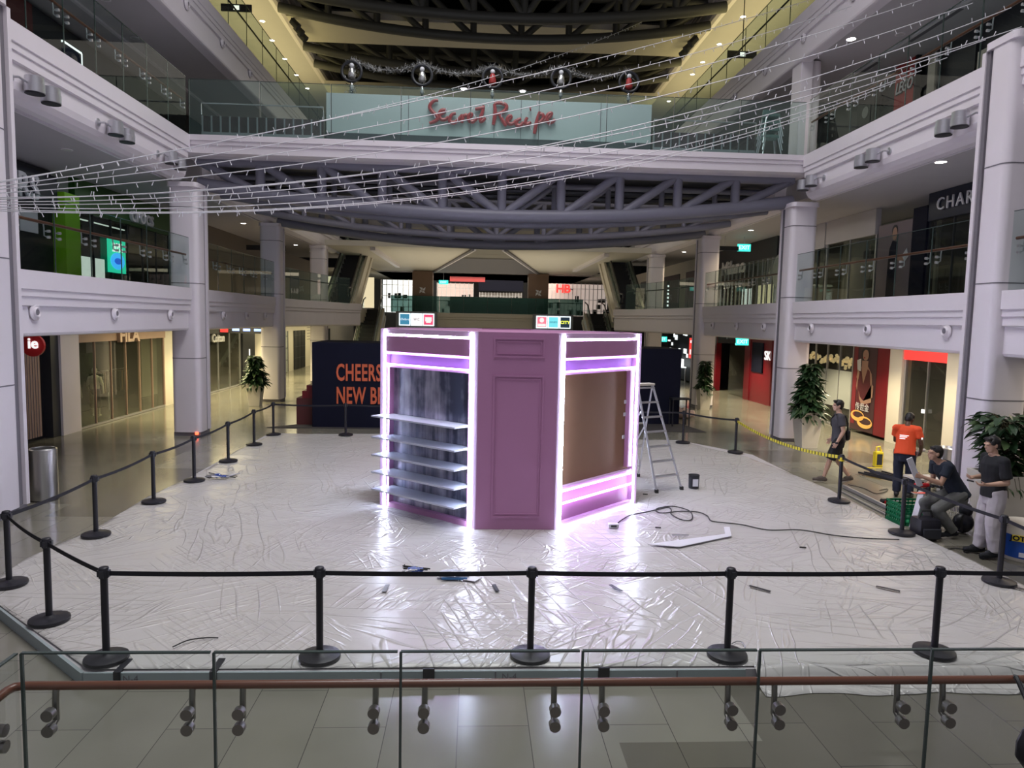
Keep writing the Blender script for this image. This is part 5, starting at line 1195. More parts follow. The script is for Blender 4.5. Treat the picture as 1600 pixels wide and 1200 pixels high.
t=thing('vertical_sign',(9.6,46,5),'small glowing vertical letter sign beside the right escalator','sign'); p=px(1043,470,'y',44); MB().box(p.x-.1,p.x+.1,44,44.06,4.58,6.4).build('board','dark',t)
for k in range(6): MB().box(p.x-.06,p.x+.06,43.97,44,4.85+k*.24,4.97+k*.24).build('glyph','coolit',t)
def exit_sign(u,v,y,label,wd=.62,z=None):
    p=px(u,v,'y',y); t=thing('exit_sign',(p.x,y,p.z),label,'exit sign')
    MB().box(p.x-wd/2,p.x+wd/2,y,y+.08,p.z-.17,p.z+.17).build('casing','exit',t); text('lettering','EXIT',.26,'letterl',t,(p.x,y-.01,p.z),ext=.006,off=.004); MB().cyl((p.x,y+.04,p.z+.17),(p.x,y+.04,3.38 if p.z<3.3 else (7.95 if y<60 else 7.78)),.015).build('hanger','alu',t)
exit_sign(1160,534,33.5,'green lit exit sign over the red store, ground floor right')
exit_sign(1163,387,33.5,'green lit exit sign hanging on the first floor, right')
exit_sign(1034,530,46,'green lit exit sign above the plain hoarding, right rear',.7)
exit_sign(693,441,61.5,'tiny green lit exit sign behind the far balcony',.8)
for (u,v,y,w_,lab) in ((1133,388,33.2,1.3,'dark hanging direction sign beside the first floor exit sign'),(1136,533,33.2,.85,'dark hanging direction sign beside the ground floor exit sign')):
    p=px(u,v,'y',y); t=thing('hanging_sign',(p.x,y,p.z),lab,'sign'); MB().box(p.x-w_/2,p.x+w_/2,y,y+.06,p.z-.1,p.z+.1).build('board','dark',t); MB().cyl((p.x,y+.03,p.z+.1),(p.x,y+.03,3.38 if p.z<3.3 else 7.95),.015).build('hanger','alu',t)
for (u,v,y,lab) in ((369,12,30,'small dark hanging sign with blue symbols in the yellow lit top left corner'),(1160,85,30,'small dark hanging sign with a blue symbol in the top right corner')):
    p=px(u,v,'y',y); t=thing('hanging_sign',(p.x,y,p.z),lab,'sign'); MB().box(p.x-.6,p.x+.6,y,y+.06,p.z-.14,p.z+.14).build('board','navy',t); MB().box(p.x-.1,p.x+.12,y-.02,y,p.z-.08,p.z+.08).build('symbol','coolit',t); MB().cyl((p.x,y+.03,p.z+.14),(p.x,y+.03,17.4),.02).build('hanger','dark',t)
# ---- right, second floor
t=thing('storefront',(X0,18,F2t),'dark glass shop front behind the tall glass, top right','shop front')
bx(X0+.2,X0+.3,8,30,9.07,12.43).build('dark_wall','darkg',t)
for y in (10,11.5,13,14.5,20.2,21.8,23.4,25): bx(X0+.05,X0+.15,y,y+.08,9.1,12.2).build('mullion','alu' if y<14 else 'darkg',t)
bx(X0+.05,X0+.2,22.0,22.36,9.1,12.3).build('cream_pier','cream',t); bx(X0+.05,X0+.2,19.6,20.1,9.1,11.6).build('cream_pier','cream',t)
pa=px(1401,112,'x',X0-.1); pb=px(1432,97,'x',X0-.1); pc=px(1415,135,'x',X0-.1)
t=thing('logo_sign',(X0-.1,pc.y,10),'square red sign with slanted white letters edged in black, top right gallery','sign')
bx(X0-.12,X0,pb.y,pa.y,9.15,pa.z+.15).build('board',mat('sign_red',(.42,.012,.02),.45),t); text('lettering','LEGO',.50,'letter',t,(X0-.17,pc.y,pc.z),rot=RR,ext=.01,off=.006,shear=.25,xs=.72); text('letter_outline','LEGO',.50,'dark',t,(X0-.14,pc.y,pc.z),rot=RR,ext=.01,off=.028,shear=.25,xs=.72)
bx(X0-.14,X0+.02,pb.y-.08,pb.y,9.15,pa.z+.2).build('frame_bar','dark',t)
p=px(1353,178,'x',X0-.1); t=thing('wall_poster',(X0-.1,p.y,9.2),'small dark round-logo panel on the top right gallery','poster'); bx(X0-.12,X0,p.y-.55,p.y+.55,9.15,p.z+.5).build('board','dark',t); b=MB(); b.M=Matrix.Translation(Vector((X0-.14,p.y,p.z+.05)))@Matrix.Rotation(math.pi/2,4,'Y'); b.lathe([(.2,0),(.2,.01)],n=20); b.build('round_mark','frost',t)

# ================================================================== CAFÉ ON THE BRIDGE
t=thing('cafe_hoarding',(.4,23.2,F2t),'long white panel with red script lettering on the bridge','sign board')
MB().box(-4.75,5.55,23.2,23.35,9.12,10.76).build('panel',mat('white_panel',(.42,.47,.48),.5),t)
MB().box(-4.75,5.55,23.18,23.2,9.12,9.55).build('skirting','darkg',t)
for xx in (-2.2,.5,1.35,3.9): MB().box(xx,xx+.02,23.19,23.2,9.55,10.76).build('panel_joint','groove',t)
strokes=[[(275,165),(235,170),(200,205),(195,240),(225,280),(265,320),(270,345),(235,370),(190,385)],[(265,325),(300,300),(335,275),(330,258),(300,270),(285,310),(300,345),(340,350),(375,325)],[(445,290),(410,300),(385,340),(390,370),(430,378),(470,350),(500,310)],[(500,300),(510,340),(497,380)],[(500,345),(530,312),(555,308)],[(560,345),(595,312),(590,295),(565,320),(575,362),(610,370),(650,335)],[(712,215),(700,280),(680,340),(690,368),(730,335)],[(630,250),(720,235)],
[(815,200),(822,290),(805,400)],[(815,202),(860,190),(925,210),(925,255),(875,290),(835,302)],[(860,298),(900,370),(930,412)],[(935,372),(975,332),(965,315),(940,345),(950,385),(990,390),(1025,355)],[(1070,340),(1035,360),(1025,395),(1060,408),(1095,375)],[(1130,330),(1112,375),(1130,398),(1165,372)],[(1155,252),(1168,250)],[(1252,275),(1222,370),(1200,485)],[(1240,305),(1275,298),(1288,335),(1255,375),(1225,378)],[(1290,362),(1350,322),(1365,290),(1335,300),(1318,340),(1335,378),(1370,376),(1398,350)]]
b=MB()
for st_ in strokes:
    P=[px(640+u/6.154,130+v/6.154,'y',23.12) for u,v in st_]
    out=[]
    for i in range(len(P)-1):
        p0=P[max(i-1,0)];p1=P[i];p2=P[i+1];p3=P[min(i+2,len(P)-1)]
        for k in range(4):
            q=k/4; out.append(.5*((2*p1)+(-p0+p2)*q+(2*p0-5*p1+4*p2-p3)*q*q+(-p0+3*p1-3*p2+p3)*q**3))
    out.append(P[-1]); b.tube(out,[.045+.018*math.sin(3.1*i/len(out)) for i in range(len(out))],8)
b.build('lettering',mat('red_script',(.36,.012,.02),.4),t,smooth=True)
def slats(x0,x1,label):
    t=thing('slatted_screen',((x0+x1)/2,23.2,F2t),label,'screen')
    MB().box(x0,x1,23.3,23.4,9.12,9.95).build('dark_board',mat('dark_maroon_board',(.035,.012,.014),.5),t)
    b=int((x1-x0)/.28)
    for i in range(b+1): MB().box(x0+.28*i,x0+.28*i+.035,23.24,23.3,9.45,9.95).build('slat','concrete',t)
    MB().tube([(x0,23.25,9.97),(x0,23.25,10.32),(x1,23.25,10.32),(x1,23.25,9.97)],.022,6).build('top_rail','alu',t); MB().box(x0,x1,23.22,23.3,9.12,9.45).build('grey_base','concrete',t)
slats(XL,-4.85,'dark slatted screen with a metal rail, left of the white café panel'); slats(5.65,9.0,'dark slatted screen with a metal rail, right of the white café panel')
for k,x in enumerate((-1.0,1.0)): downlight(x+.5,25.0,11.6,1,'small bright ceiling spot above the café panel, %s'%['left','right'][k],0)
# posts with wreaths and the garland
gp=[(550,92,150),(660,98,152),(770,102,155),(877,103,158),(983,109,160)]; GY=24.4; tops=[]
for k,(u,v,vb) in enumerate(gp):
    p=px(u,v,'y',GY); q=px(u,vb,'y',GY); tops.append(p)
    t=thing('decorated_post',(p.x,GY,9.12),'dark post with a round wreath and small figure, '+['leftmost','second from left','in the middle, with a red figure','second from right','rightmost, with a red figure'][k],'christmas decoration','wreath posts over the café')
    MB().cyl((p.x,GY,9.12),(p.x,GY,p.z),.03).build('pole','dark',t)
    b=MB(); c=Vector((p.x,GY-.06,p.z-.42)); b.tube([c+Vector((math.cos(a)*.32,0,math.sin(a)*.32)) for a in [i*math.pi/12 for i in range(25)]],.05,8); b.build('wreath','dark',t,smooth=True)
    fm=mat('red_figure',(.35,.03,.03),.6) if k in (2,4) else 'tinsel'
    b=MB(); b.capsule(c+Vector((0,0,-.12)),c+Vector((0,0,.05)),.13,.09); b.build('figure_body',fm,t,smooth=True); b=MB(); b.ball(c+Vector((0,0,.19)),.08); b.build('figure_head','letter',t,smooth=True)
    b=MB(); b.capsule(c+Vector((0,0,-.55)),c+Vector((0,0,-.4)),.07,.05); b.build('tassel','tinsel',t,smooth=True)
t=thing('tinsel_garland',(tops[2].x,GY,tops[2].z),'long silver tinsel garland swagged between five posts above the café','garland')
b=MB(); rnd=random.Random(9)
def shard(c,l):
    d=Vector((rnd.gauss(0,1),rnd.gauss(0,1),rnd.gauss(0,1))).normalized()*l; e=d.orthogonal().normalized()*.016; b._a([c-e,c+e,c+d],[(0,1,2)])
for p,q in zip(tops,tops[1:]):
    for i in range(330):
        f=rnd.random(); c=p.lerp(q,f)+Vector((rnd.gauss(0,.03),rnd.gauss(0,.03),-.30*4*f*(1-f)+rnd.gauss(0,.035))); shard(c,.10+.08*rnd.random())
for p in (tops[0],tops[-1]):
    for i in range(200): shard(p+Vector((rnd.gauss(0,.08)+(.0),rnd.gauss(0,.05),-rnd.random()*1.3)),.12)
b.build('tinsel','tinsel',t,kind='stuff')
M['dbrace']=mat('garland_cord',(.3,.3,.3),.5); cu=MB()
for p,q in zip(tops,tops[1:]): cu.tube([p.lerp(q,i/12)+Vector((0,0,-.30*4*(i/12)*(1-i/12))) for i in range(13)],.012,5)
cu.build('cord','dbrace',t)
# stacked high chairs by the right bridge corner
def high_chair(z,lab):
    t=thing('high_chair',(9.35,22.95,z),lab,'high chair','stacked high chairs')
    x,y=9.35,22.95; m_=mat('green_grey_plastic',(.12,.19,.18),.45) if 'hc' not in M else M['hc']; M['hc']=m_
    MB().prism([(x-.24,z+.62),(x+.24,z+.62),(x+.21,z+.72),(x-.21,z+.72)],y-.2,y+.2,'xz').build('seat',m_,t,bevel=.02)
    MB().prism([(x-.22,z+.72),(x+.22,z+.72),(x+.2,z+.92),(x-.2,z+.92)],y+.12,y+.2,'xz').build('backrest',m_,t,bevel=.02)
    for sx in (-1,1):
        for sy in (-1,1): MB().tube([(x+sx*.2,y+sy*.16,z+.64),(x+sx*.32,y+sy*.26,z+.0)],.022,6).build('leg','alu',t)
for k in range(4): high_chair(9.13+k*.22,'grey-green plastic high chair, %s of the stack on the bridge corner'%['lowest','second from the bottom','third from the bottom','topmost'][k])

# ================================================================== FAIRY LIGHT STRINGS
S_=[(292,212,62,1072,0),(295,237,99,1265,0),(298,250,128,1330,10),(301,258,151,1440,0),(304,264,183,1520,5),(307,277,217,1580,12),(311,288,224,1596,42),(314,296,236,1540,62),(317,303,251,1480,90),(320,309,265,1440,110),(323,314,272,1400,128),(326,318,278,1360,148)]
order=['topmost','second','third','fourth','fifth','sixth','seventh','eighth','ninth','tenth','eleventh','lowest']
for k,(y0,y4,y9,xe,ye) in enumerate(S_):
    a=px(-60,y0+1,'x',-8.75); b_=px(xe,ye,'x',XR-.1)
    # sag chosen so that the middle hangs as low as in the photo
    def at(f,sg): 
        p=a.lerp(b_,f); p.z-=sg*4*f*(1-f); return p
    def proj(p):
        v=p-Vector((0,0,CAMZ)); cx=_X.x*v.x+_Y.x*v.y+_Z.x*v.z; cy=_X.y*v.x+_Y.y*v.y+_Z.y*v.z; cz=_X.z*v.x+_Y.z*v.y+_Z.z*v.z
        return 800+1110*cx/cz,600+1110*cy/cz
    best=None
    for j in range(0,60):
        sg=j*.05; e=0
        for tx,ty in ((400,y4),(900,y9)):
            lo,hi=0,1
            for _ in range(30):
                md=(lo+hi)/2
                if proj(at(md,sg))[0]<tx: lo=md
                else: hi=md
            e+=abs(proj(at(lo,sg))[1]-ty)
        if best is None or e<best[0]: best=(e,sg)
    sg=best[1]; rnd=random.Random(k)
    t=thing('fairy_light_string',tuple(a),'string of small clear fairy lights spanning the atrium, %s of the fan'%order[k],'fairy lights','fairy light strings')
    L=(b_-a).length; N_=60; b=MB(); b.tube([at(i/N_,sg) for i in range(N_+1)],.0085,4); b.build('wire','wire',t)
    b=MB(); nb_=int(L/.33)
    for i in range(nb_):
        f=(i+.5+rnd.uniform(-.2,.2))/nb_; c=at(f,sg); a2=rnd.uniform(0,6.28); up=-1 if rnd.random()<.7 else 1
        e=c+Vector((math.cos(a2)*.035,math.sin(a2)*.02,up*.08)); b.tube([c,e],[.006,.009],4)
    b.build('bulbs','bulb',t,kind='stuff')
# ================================================================== PEOPLE (built in metres, local frame: +y forward, +x right)
import mathutils
def bake(mb, name, m, parent, vox, smooth_it=6, fold=0, seed=0, fs=9):
    me=bpy.data.meshes.new(name); me.from_pydata([tuple(v) for v in mb.v],[],mb.f); me.validate()
    bm=bmesh.new(); bm.from_mesh(me); bmesh.ops.recalc_face_normals(bm,faces=bm.faces); bm.to_mesh(me); bm.free()
    o=bpy.data.objects.new(name,me); C.objects.link(o)
    r=o.modifiers.new('r','REMESH'); r.mode='VOXEL'; r.voxel_size=vox
    s=o.modifiers.new('s','SMOOTH'); s.factor=.5; s.iterations=smooth_it
    dg=bpy.context.evaluated_depsgraph_get(); me2=bpy.data.meshes.new_from_object(o.evaluated_get(dg)); o.modifiers.clear(); o.data=me2
    if fold:
        for v in me2.vertices:
            n_=v.normal; q=v.co*fs; f=mathutils.noise.noise(Vector((q.x*1.0+seed,q.y*1.0,q.z*.55)))*.7+mathutils.noise.noise(Vector((q.x*2.2,q.y*2.2+seed,q.z*1.6)))*.4
            v.co=v.co+n_*f*fold
    me2.materials.clear(); me2.materials.append(M[m] if isinstance(m,str) else m); me2.shade_smooth()
    o.parent=parent; o.location=(0,0,0); return o
def ringloft(b, rings, n=20):
    """rings: (center, halfwidth_x, halfdepth, right vec, fwd vec)"""
    vs=[];fs=[]
    for c,rx,ry,R_,F__ in rings:
        for k in range(n):
            a=2*math.pi*k/n; vs.append(Vector(c)+R_*math.cos(a)*rx+F__*math.sin(a)*ry)
    for i in range(len(rings)-1):
        for k in range(n): fs.append((i*n+k,i*n+(k+1)%n,(i+1)*n+(k+1)%n,(i+1)*n+k))
    fs.append(tuple(range(n))); fs.append(tuple(reversed(range((len(rings)-1)*n,len(rings)*n)))); b._a(vs,fs)
def hand(b, wr, d, nrm, side, curl=.5, sc=1.0):
    """wrist point, direction of the hand, palm normal, side=+1 thumb towards s = d x nrm"""
    d=d.normalized(); nrm=(nrm-d*nrm.dot(d)).normalized(); s=d.cross(nrm)*side
    for k in (-1,0,1): b.capsule(wr+s*.020*k*sc,wr+d*.085*sc+s*.026*k*sc,.018*sc,.015*sc,8)
    for i,(L,o) in enumerate(((.070,1.5),(.080,.5),(.074,-.5),(.056,-1.5))):
        p0=wr+d*.088*sc+s*.0205*o*sc; c1=curl*.7+.05*i; d1=(d*math.cos(c1)+nrm*math.sin(c1)); p1=p0+d1*L*.42*sc; c2=c1+curl*1.1; d2=(d*math.cos(c2)+nrm*math.sin(c2)); p2=p1+d2*L*.34*sc; c3=c2+curl*.7; d3=d*math.cos(c3)+nrm*math.sin(c3); p3=p2+d3*L*.24*sc
        b.capsule(p0,p1,.0092*sc,.0085*sc,8); b.capsule(p1,p2,.0085*sc,.008*sc,8); b.capsule(p2,p3,.008*sc,.007*sc,8)
    t0=wr+d*.025*sc+s*.026*sc; t1=t0+(d*.6+s*.7+nrm*.25).normalized()*.042*sc; t2=t1+(d*.85+s*.15+nrm*(.3+curl*.5)).normalized()*.032*sc
    b.capsule(t0,t1,.013*sc,.011*sc,8); b.capsule(t1,t2,.0105*sc,.008*sc,8)
def person(P, loc, rotz, label, skin, hairm, shirt, lower, shoem, solem, shorts=False, hairstyle=0, baggy=1.0, sleeve=.55):
    """P: joint dictionary in metres"""
    V={k:Vector(v) for k,v in P.items() if k not in('curl','palm')}
    t=thing('person',loc,label,'person',None,rotz,local=True)
    up=(V['neck']-V['pelvis']).normalized(); R_=(V['shR']-V['shL']).normalized(); F__=up.cross(R_).normalized()
    Rp=(V['hipR']-V['hipL']).normalized(); Fp=Vector((0,0,1)).cross(Rp).normalized()
    sp=V['neck']-V['pelvis']
    Q=lambda f,off=0: V['pelvis']+sp*f+F__*off
    def mixr(f): return (Rp.lerp(R_,f)).normalized()
    def torso(b,e=0,low=-.10):
        rings=[]
        for f,rx,ry,of in ((low,.155,.105,-.005),(.0,.168,.118,-.01),(.18,.160,.108,0),(.38,.150,.102,.005),(.60,.170,.118,.008),(.78,.182,.122,.004),(.90,.165,.10,-.004),(.98,.10,.07,-.004),(1.02,.065,.06,0)):
            rr=mixr(f if f>0 else 0); ff=up.cross(rr).normalized(); rings.append((Q(f,of),rx+e,ry+e,rr,ff))
        ringloft(b,rings)
    b=MB(sc=1); torso(b)
    hd=V['head']; hdir=V['face'].normalized(); hr=hdir.cross(Vector((0,0,1))).normalized(); hu=hr.cross(hdir).normalized()
    RH=Matrix((hr,hdir,hu)).transposed()
    W=lambda x,y,z: hd+hr*x+hdir*y+hu*z
    b.capsule(V['neck']-up*.03,W(0,-.015,-.07),.062,.055)
    b.ball(W(0,-.012,.025),.078,.098,.098,18,12,RH); b.ball(W(0,.018,-.045),.060,.072,.075,16,10,RH); b.capsule(W(-.03,.045,-.085),W(.03,.045,-.085),.026,.026); b.capsule(W(0,.062,-.098),W(0,.066,-.092),.022,.022)
    b.capsule(W(0,.088,.012),W(0,.106,-.026),.010,.015,10); b.capsule(W(-.012,.098,-.031),W(.012,.098,-.031),.010,.010,8)
    b.capsule(W(-.02,.088,-.060),W(.02,.088,-.060),.009,.009,8); b.capsule(W(-.018,.086,-.070),W(.018,.086,-.070),.009,.009,8)
    b.capsule(W(-.045,.078,.022),W(.045,.078,.022),.016,.016,8)
    for s in (-1,1): b.ball(W(s*.080,-.010,-.010),.012,.022,.034,10,8,RH)
    for s,k in ((-1,'L'),(1,'R')):
        sh,el,wr=V['sh'+k],V['el'+k],V['wr'+k]
        b.capsule(Q(.93)+R_*s*.06,sh,.06,.062); b.capsule(sh,sh.lerp(el,.5),.058,.050); b.capsule(sh.lerp(el,.5),el,.050,.040); b.capsule(el,el.lerp(wr,.35),.041,.042); b.capsule(el.lerp(wr,.35),wr,.042,.026)
        pal=Vector(P['palm'][0 if s<0 else 1]); hand(b,wr,(V['hd'+k]-wr),pal,P.get('side',(1,1))[0 if s<0 else 1] if isinstance(P.get('side'),tuple) else s,P['curl'][0 if s<0 else 1])
        hp,kn,an,to=V['hip'+k],V['kn'+k],V['an'+k],V['to'+k]
        b.capsule(hp,hp.lerp(kn,.5),.092,.074); b.capsule(hp.lerp(kn,.5),kn,.074,.056); b.capsule(kn,kn.lerp(an,.3),.054,.058); b.capsule(kn.lerp(an,.3),an,.057,.036); b.capsule(an,to.lerp(an,.25)+Vector((0,0,.0)),.034,.022)
    body=bake(b,'body',skin,t,.0075,5)
    # eyes, brows
    e=MB(sc=1)
    for s in (-1,1): e.ball(W(s*.031,.086,.006),.012,.008,.006,8,6,RH)
    bake_simple(e,'eyes','dark',t)
    # hair
    h=MB(sc=1); h.ball(W(0,-.022,.046),.087,.104,.092,18,12,RH); h.ball(W(0,-.05,.0),.080,.072,.088,16,10,RH)
    if hairstyle==1:
        for s in (-1,0,1): h.ball(W(s*.035,.060,.095),.036,.036,.026,10,8,RH)
        for s in (-1,1): h.ball(W(s*.068,.02,.04),.022,.04,.045,10,8,RH)
    elif hairstyle==2:
        for s in (-1,0,1): h.ball(W(s*.03,.055,.088),.032,.03,.02,10,8,RH)
    hh=bake(h,'hair',hairm,t,.008,2,.006,3,30)
    # shirt
    b=MB(sc=1); ee=.020*baggy
    rings=[]
    for f,rx,ry,of in ((-.14,.185,.135,0),(.0,.180,.130,0),(.18,.172,.122,0),(.38,.168,.118,.004),(.60,.182,.128,.008),(.78,.194,.130,.004),(.90,.172,.106,-.004),(.97,.115,.082,-.004)):
        rr=mixr(max(f,0)); ff=up.cross(rr).normalized(); rings.append((Q(f,of),rx+ee-.02+.012,ry+ee-.02+.012,rr,ff))
    ringloft(b,rings)
    for s,k in ((-1,'L'),(1,'R')):
        sh,el=V['sh'+k],V['el'+k]; b.capsule(Q(.90)+R_*s*.05,sh,.075,.078); q=sh.lerp(el,sleeve); dd=(q-sh).normalized(); b.capsule(sh,q-dd*.03,.076,.078); b.cyl(sh.lerp(el,.1),sh.lerp(el,sleeve+.06),.070,.082,16)
    sh_=bake(b,'t_shirt',shirt,t,.0095,4,.010,sum(map(ord,label))%50,8)
    # trousers
    b=MB(sc=1); rings=[]
    for f,rx,ry in ((.06,.165,.118),(-.02,.172,.125),(-.12,.170,.125),(-.2,.15,.11)):
        c=V['pelvis']+Vector((0,0,f)); rings.append((c,rx+.008*baggy,ry+.008*baggy,Rp,Fp))
    ringloft(b,rings)
    for s,k in ((-1,'L'),(1,'R')):
        hp,kn,an=V['hip'+k],V['kn'+k],V['an'+k]; g=.018*baggy
        if shorts: b.capsule(hp,hp.lerp(kn,.6),.100+g,.088+g); b.cyl(hp.lerp(kn,.3),hp.lerp(kn,.93),.094+g,.092+g,16)
        else:
            b.capsule(hp,kn,.094+g,.064+g*1.4); b.capsule(kn,kn.lerp(an,.85),.064+g*1.4,.052+g*1.4); b.cyl(kn.lerp(an,.5),kn.lerp(an,.97),.058+g*1.4,.053+g*1.3,16)
    bake(b,'shorts' if shorts else 'trousers',lower,t,.0095,4,.012*baggy,sum(map(ord,label))%31,7)
    for k in 'LR':
        an,to=V['an'+k],V['to'+k]; dd=(to-an); dd=Vector((dd.x,dd.y,dd.z*.9)); b=MB(sc=1); z=Vector((0,0,-.035))
        b.capsule(an+z-dd.normalized()*.03,an.lerp(to,.6)+z*.4,.052,.05); b.capsule(an.lerp(to,.6)+z*.4,to+Vector((0,0,.005)),.05,.042); b.capsule(an,an.lerp(to,.5)+Vector((0,0,.012)),.052,.046)
        so=bake(b,'shoe',shoem,t,.008,3)
        b=MB(sc=1); zz_=Vector((0,0,-.040)); hx=an-dd.normalized()*.055+z*1.3; tx=to+dd.normalized()*.02-Vector((0,0,.03)); b.bar(hx+Vector((0,0,-.012)),tx,.082,.026); o=bake_simple(b,'sole',solem,so,.01)
    return t
def bake_simple(b,name,m,parent,bev=0):
    o=b.build(name,m,None,smooth=True,bevel=bev); o.parent=parent; o.location=(0,0,0); return o
skinA=mat('skin_light',(.50,.31,.22),.5); skinB=mat('skin_brown',(.10,.05,.03),.5); skinC=mat('skin_tan',(.42,.25,.17),.5); hair=mat('black_hair',(.008,.007,.007),.5)
# P1 walking away to the left
P1=dict(pelvis=(0,0,.97),neck=(0,.02,1.50),head=(0,.05,1.665),face=(-.15,1,.02),shL=(-.19,0,1.44),shR=(.19,.02,1.44),elL=(-.24,-.05,1.15),wrL=(-.24,.06,.90),hdL=(-.23,.12,.78),elR=(.23,-.02,1.14),wrR=(.22,.12,.92),hdR=(.21,.18,.82),
 hipL=(-.10,0,.93),hipR=(.10,0,.93),knL=(-.10,.16,.50),anL=(-.10,.26,.115),toL=(-.10,.44,.07),knR=(.10,.0,.50),anR=(.10,-.28,.135),toR=(.10,-.12,.045),palm=((1,0,0),(-1,0,0)),curl=(.5,.5))
grey_t=mat('charcoal_tshirt',(.055,.053,.062),.85); blk=mat('black_cotton',(.010,.011,.014),.9); navyt=mat('dark_navy_tshirt',(.008,.014,.026),.9); ora=mat('orange_tshirt',(.80,.085,.02),.8); jean=mat('dark_jeans',(.014,.018,.038),.85,noise=.2); greyp_=mat('grey_trousers',(.13,.135,.125),.9); whitep=mat('off_white_trousers',(.48,.45,.47),.9)
SHs=1.05
def scaleP(P,f):
    Q={}
    for k,v in P.items(): Q[k]=v if k in('palm','curl') else ((v if k=='face' else tuple(c*f for c in v)))
    return Q
person(scaleP(P1,1.03),(8.86,16.62,0),math.radians(70),'man in charcoal t-shirt and black shorts walking left past the yellow tape',skinA,hair,grey_t,blk,mat('brown_trainer',(.09,.07,.055),.7),'pot',True,1)
# sling bag on his back
R1=Matrix.Translation(Vector((8.86,16.62,0))*S)@Matrix.Rotation(math.radians(70),4,'Z')
t=thing('sling_bag',(8.86,16.62,0),'black sling bag worn across the back of the walking man','bag',rotz=math.radians(70),local=True)
b=MB(sc=1); b.capsule((.05,-.19,1.14),(.12,-.19,1.00),.055,.065); b.ball((.10,-.20,1.05),.075,.05,.10); bake(b,'pouch','black',t,.009,3)
b=MB(sc=1); b.tube([(-.10,.10,1.53),(-.115,.0,1.545),(-.10,-.10,1.50),(-.03,-.165,1.34),(.05,-.175,1.15)],.019,8); bake_simple(b,'strap','black',t)
b=MB(sc=1); b.tube([(.10,-.17,1.0),(.20,-.09,1.06),(.215,.03,1.12),(.13,.155,1.28),(-.0,.17,1.42),(-.08,.12,1.52)],.014,8); bake_simple(b,'lower_strap','black',t)
b=MB(sc=1); b.lathe([(.034,-.02),(.034,.02)],(-.248,.065),14,.93); t2=bake_simple(b,'wristwatch','black',None); t2.parent=None; t2.matrix_world=R1; tag(t2,'black wristwatch on the wrist of the walking man','watch')
# P2 in orange, back to us, looking down
P2=dict(pelvis=(0,-.02,.93),neck=(0,.10,1.42),head=(.02,.21,1.535),face=(.25,.8,-.55),shL=(-.18,.02,1.37),shR=(.19,.06,1.36),elL=(-.20,.16,1.10),wrL=(-.10,.36,1.02),hdL=(-.03,.44,1.02),elR=(.26,.06,1.08),wrR=(.25,.24,.90),hdR=(.23,.32,.84),
 hipL=(-.10,0,.90),hipR=(.10,0,.90),knL=(-.10,.03,.50),anL=(-.10,.0,.10),toL=(-.12,.17,.05),knR=(.11,.03,.50),anR=(.12,-.03,.10),toR=(.15,.14,.05),palm=((1,0,0),(-1,0,-.2)),curl=(.6,.9))
rz2=math.radians(-38)
p2=person(scaleP(P2,1.03),(9.68,15.25,0),rz2,'worker in an orange t-shirt and dark jeans looking down, back to the camera',skinB,hair,ora,jean,mat('dark_shoe',(.02,.02,.02),.6),'rubber',False,0,1.05,.5)
for k,(zz2,w2) in enumerate(((1.28,.16),(1.25,.13),(1.215,.10))):
    b=MB(sc=1); b.box(-.10,-.10+w2,-.1395,-.132,zz2,zz2+.014); bake_simple(b,'back_print','letterl',p2)
b=MB(sc=1); b.ball((.278,.02,1.24),.012,.03,.03,10,8); bake_simple(b,'sleeve_badge','letterl',p2)
def frame(loc,rz): return Matrix.Translation(Vector(loc)*S)@Matrix.Rotation(rz,4,'Z')
t=thing('rolled_paper',(9.68,15.25,0),'crumpled white paper held in the right hand of the orange-shirted worker','paper',rotz=rz2,local=True)
b=MB(sc=1); b.capsule((.17,.34,.90),(.30,.38,.96),.035,.03,8); b.capsule((.17,.32,.83),(.20,.36,.90),.04,.03,7); bake(b,'sheet','letter',t,.01,2,.01,3,20)
# P3 crouched, sawing
P3=dict(pelvis=(0,-.13,.72),neck=(0,.18,1.20),head=(0,.28,1.335),face=(0,1,.12),shL=(-.18,.15,1.16),shR=(.18,.17,1.15),elL=(-.22,.28,.90),wrL=(-.16,.55,.99),hdL=(-.14,.66,1.01),elR=(.24,.14,.88),wrR=(.12,.30,.80),hdR=(.08,.39,.78),
 hipL=(-.10,-.11,.70),hipR=(.10,-.11,.70),knL=(-.13,.26,.47),anL=(-.12,-.03,.11),toL=(-.12,.15,.05),knR=(.15,.30,.50),anR=(.15,.12,.11),toR=(.16,.30,.05),palm=((1,0,0),(-1,0,0)),curl=(.9,1.0))
P3L=(8.74,12.35,0)
person(scaleP(P3,1.04),P3L,math.radians(86),'crouching worker in a dark navy t-shirt and grey trousers holding a white board',skinC,hair,navyt,greyp_,blk,'pot',False,2,1.15)
# P4 standing
P4=dict(pelvis=(0,0,.96),neck=(0,.03,1.48),head=(0,.075,1.63),face=(-.1,1,-.12),shL=(-.20,.01,1.42),shR=(.20,.02,1.42),elL=(-.25,-.02,1.13),wrL=(-.20,.22,1.09),hdL=(-.17,.31,1.08),elR=(.25,.0,1.12),wrR=(.16,.22,1.12),hdR=(.10,.31,1.12),
 hipL=(-.10,0,.93),hipR=(.10,0,.93),knL=(-.11,.05,.50),anL=(-.13,-.0,.10),toL=(-.15,.18,.05),knR=(.11,.05,.50),anR=(.12,.06,.10),toR=(.13,.25,.05),palm=((.6,0,1),(-.6,0,1)),curl=(.5,.5))
P4L=(8.72,11.25,0)
person(scaleP(P4,1.05),P4L,math.radians(84),'standing worker in a black t-shirt and loose off-white trousers beside the paint bucket',skinA,hair,blk,whitep,blk,blk,False,1,1.7,.75)
def held(name,loc,rz,label,cat): return thing(name,loc,label,cat,rotz=rz,local=True)
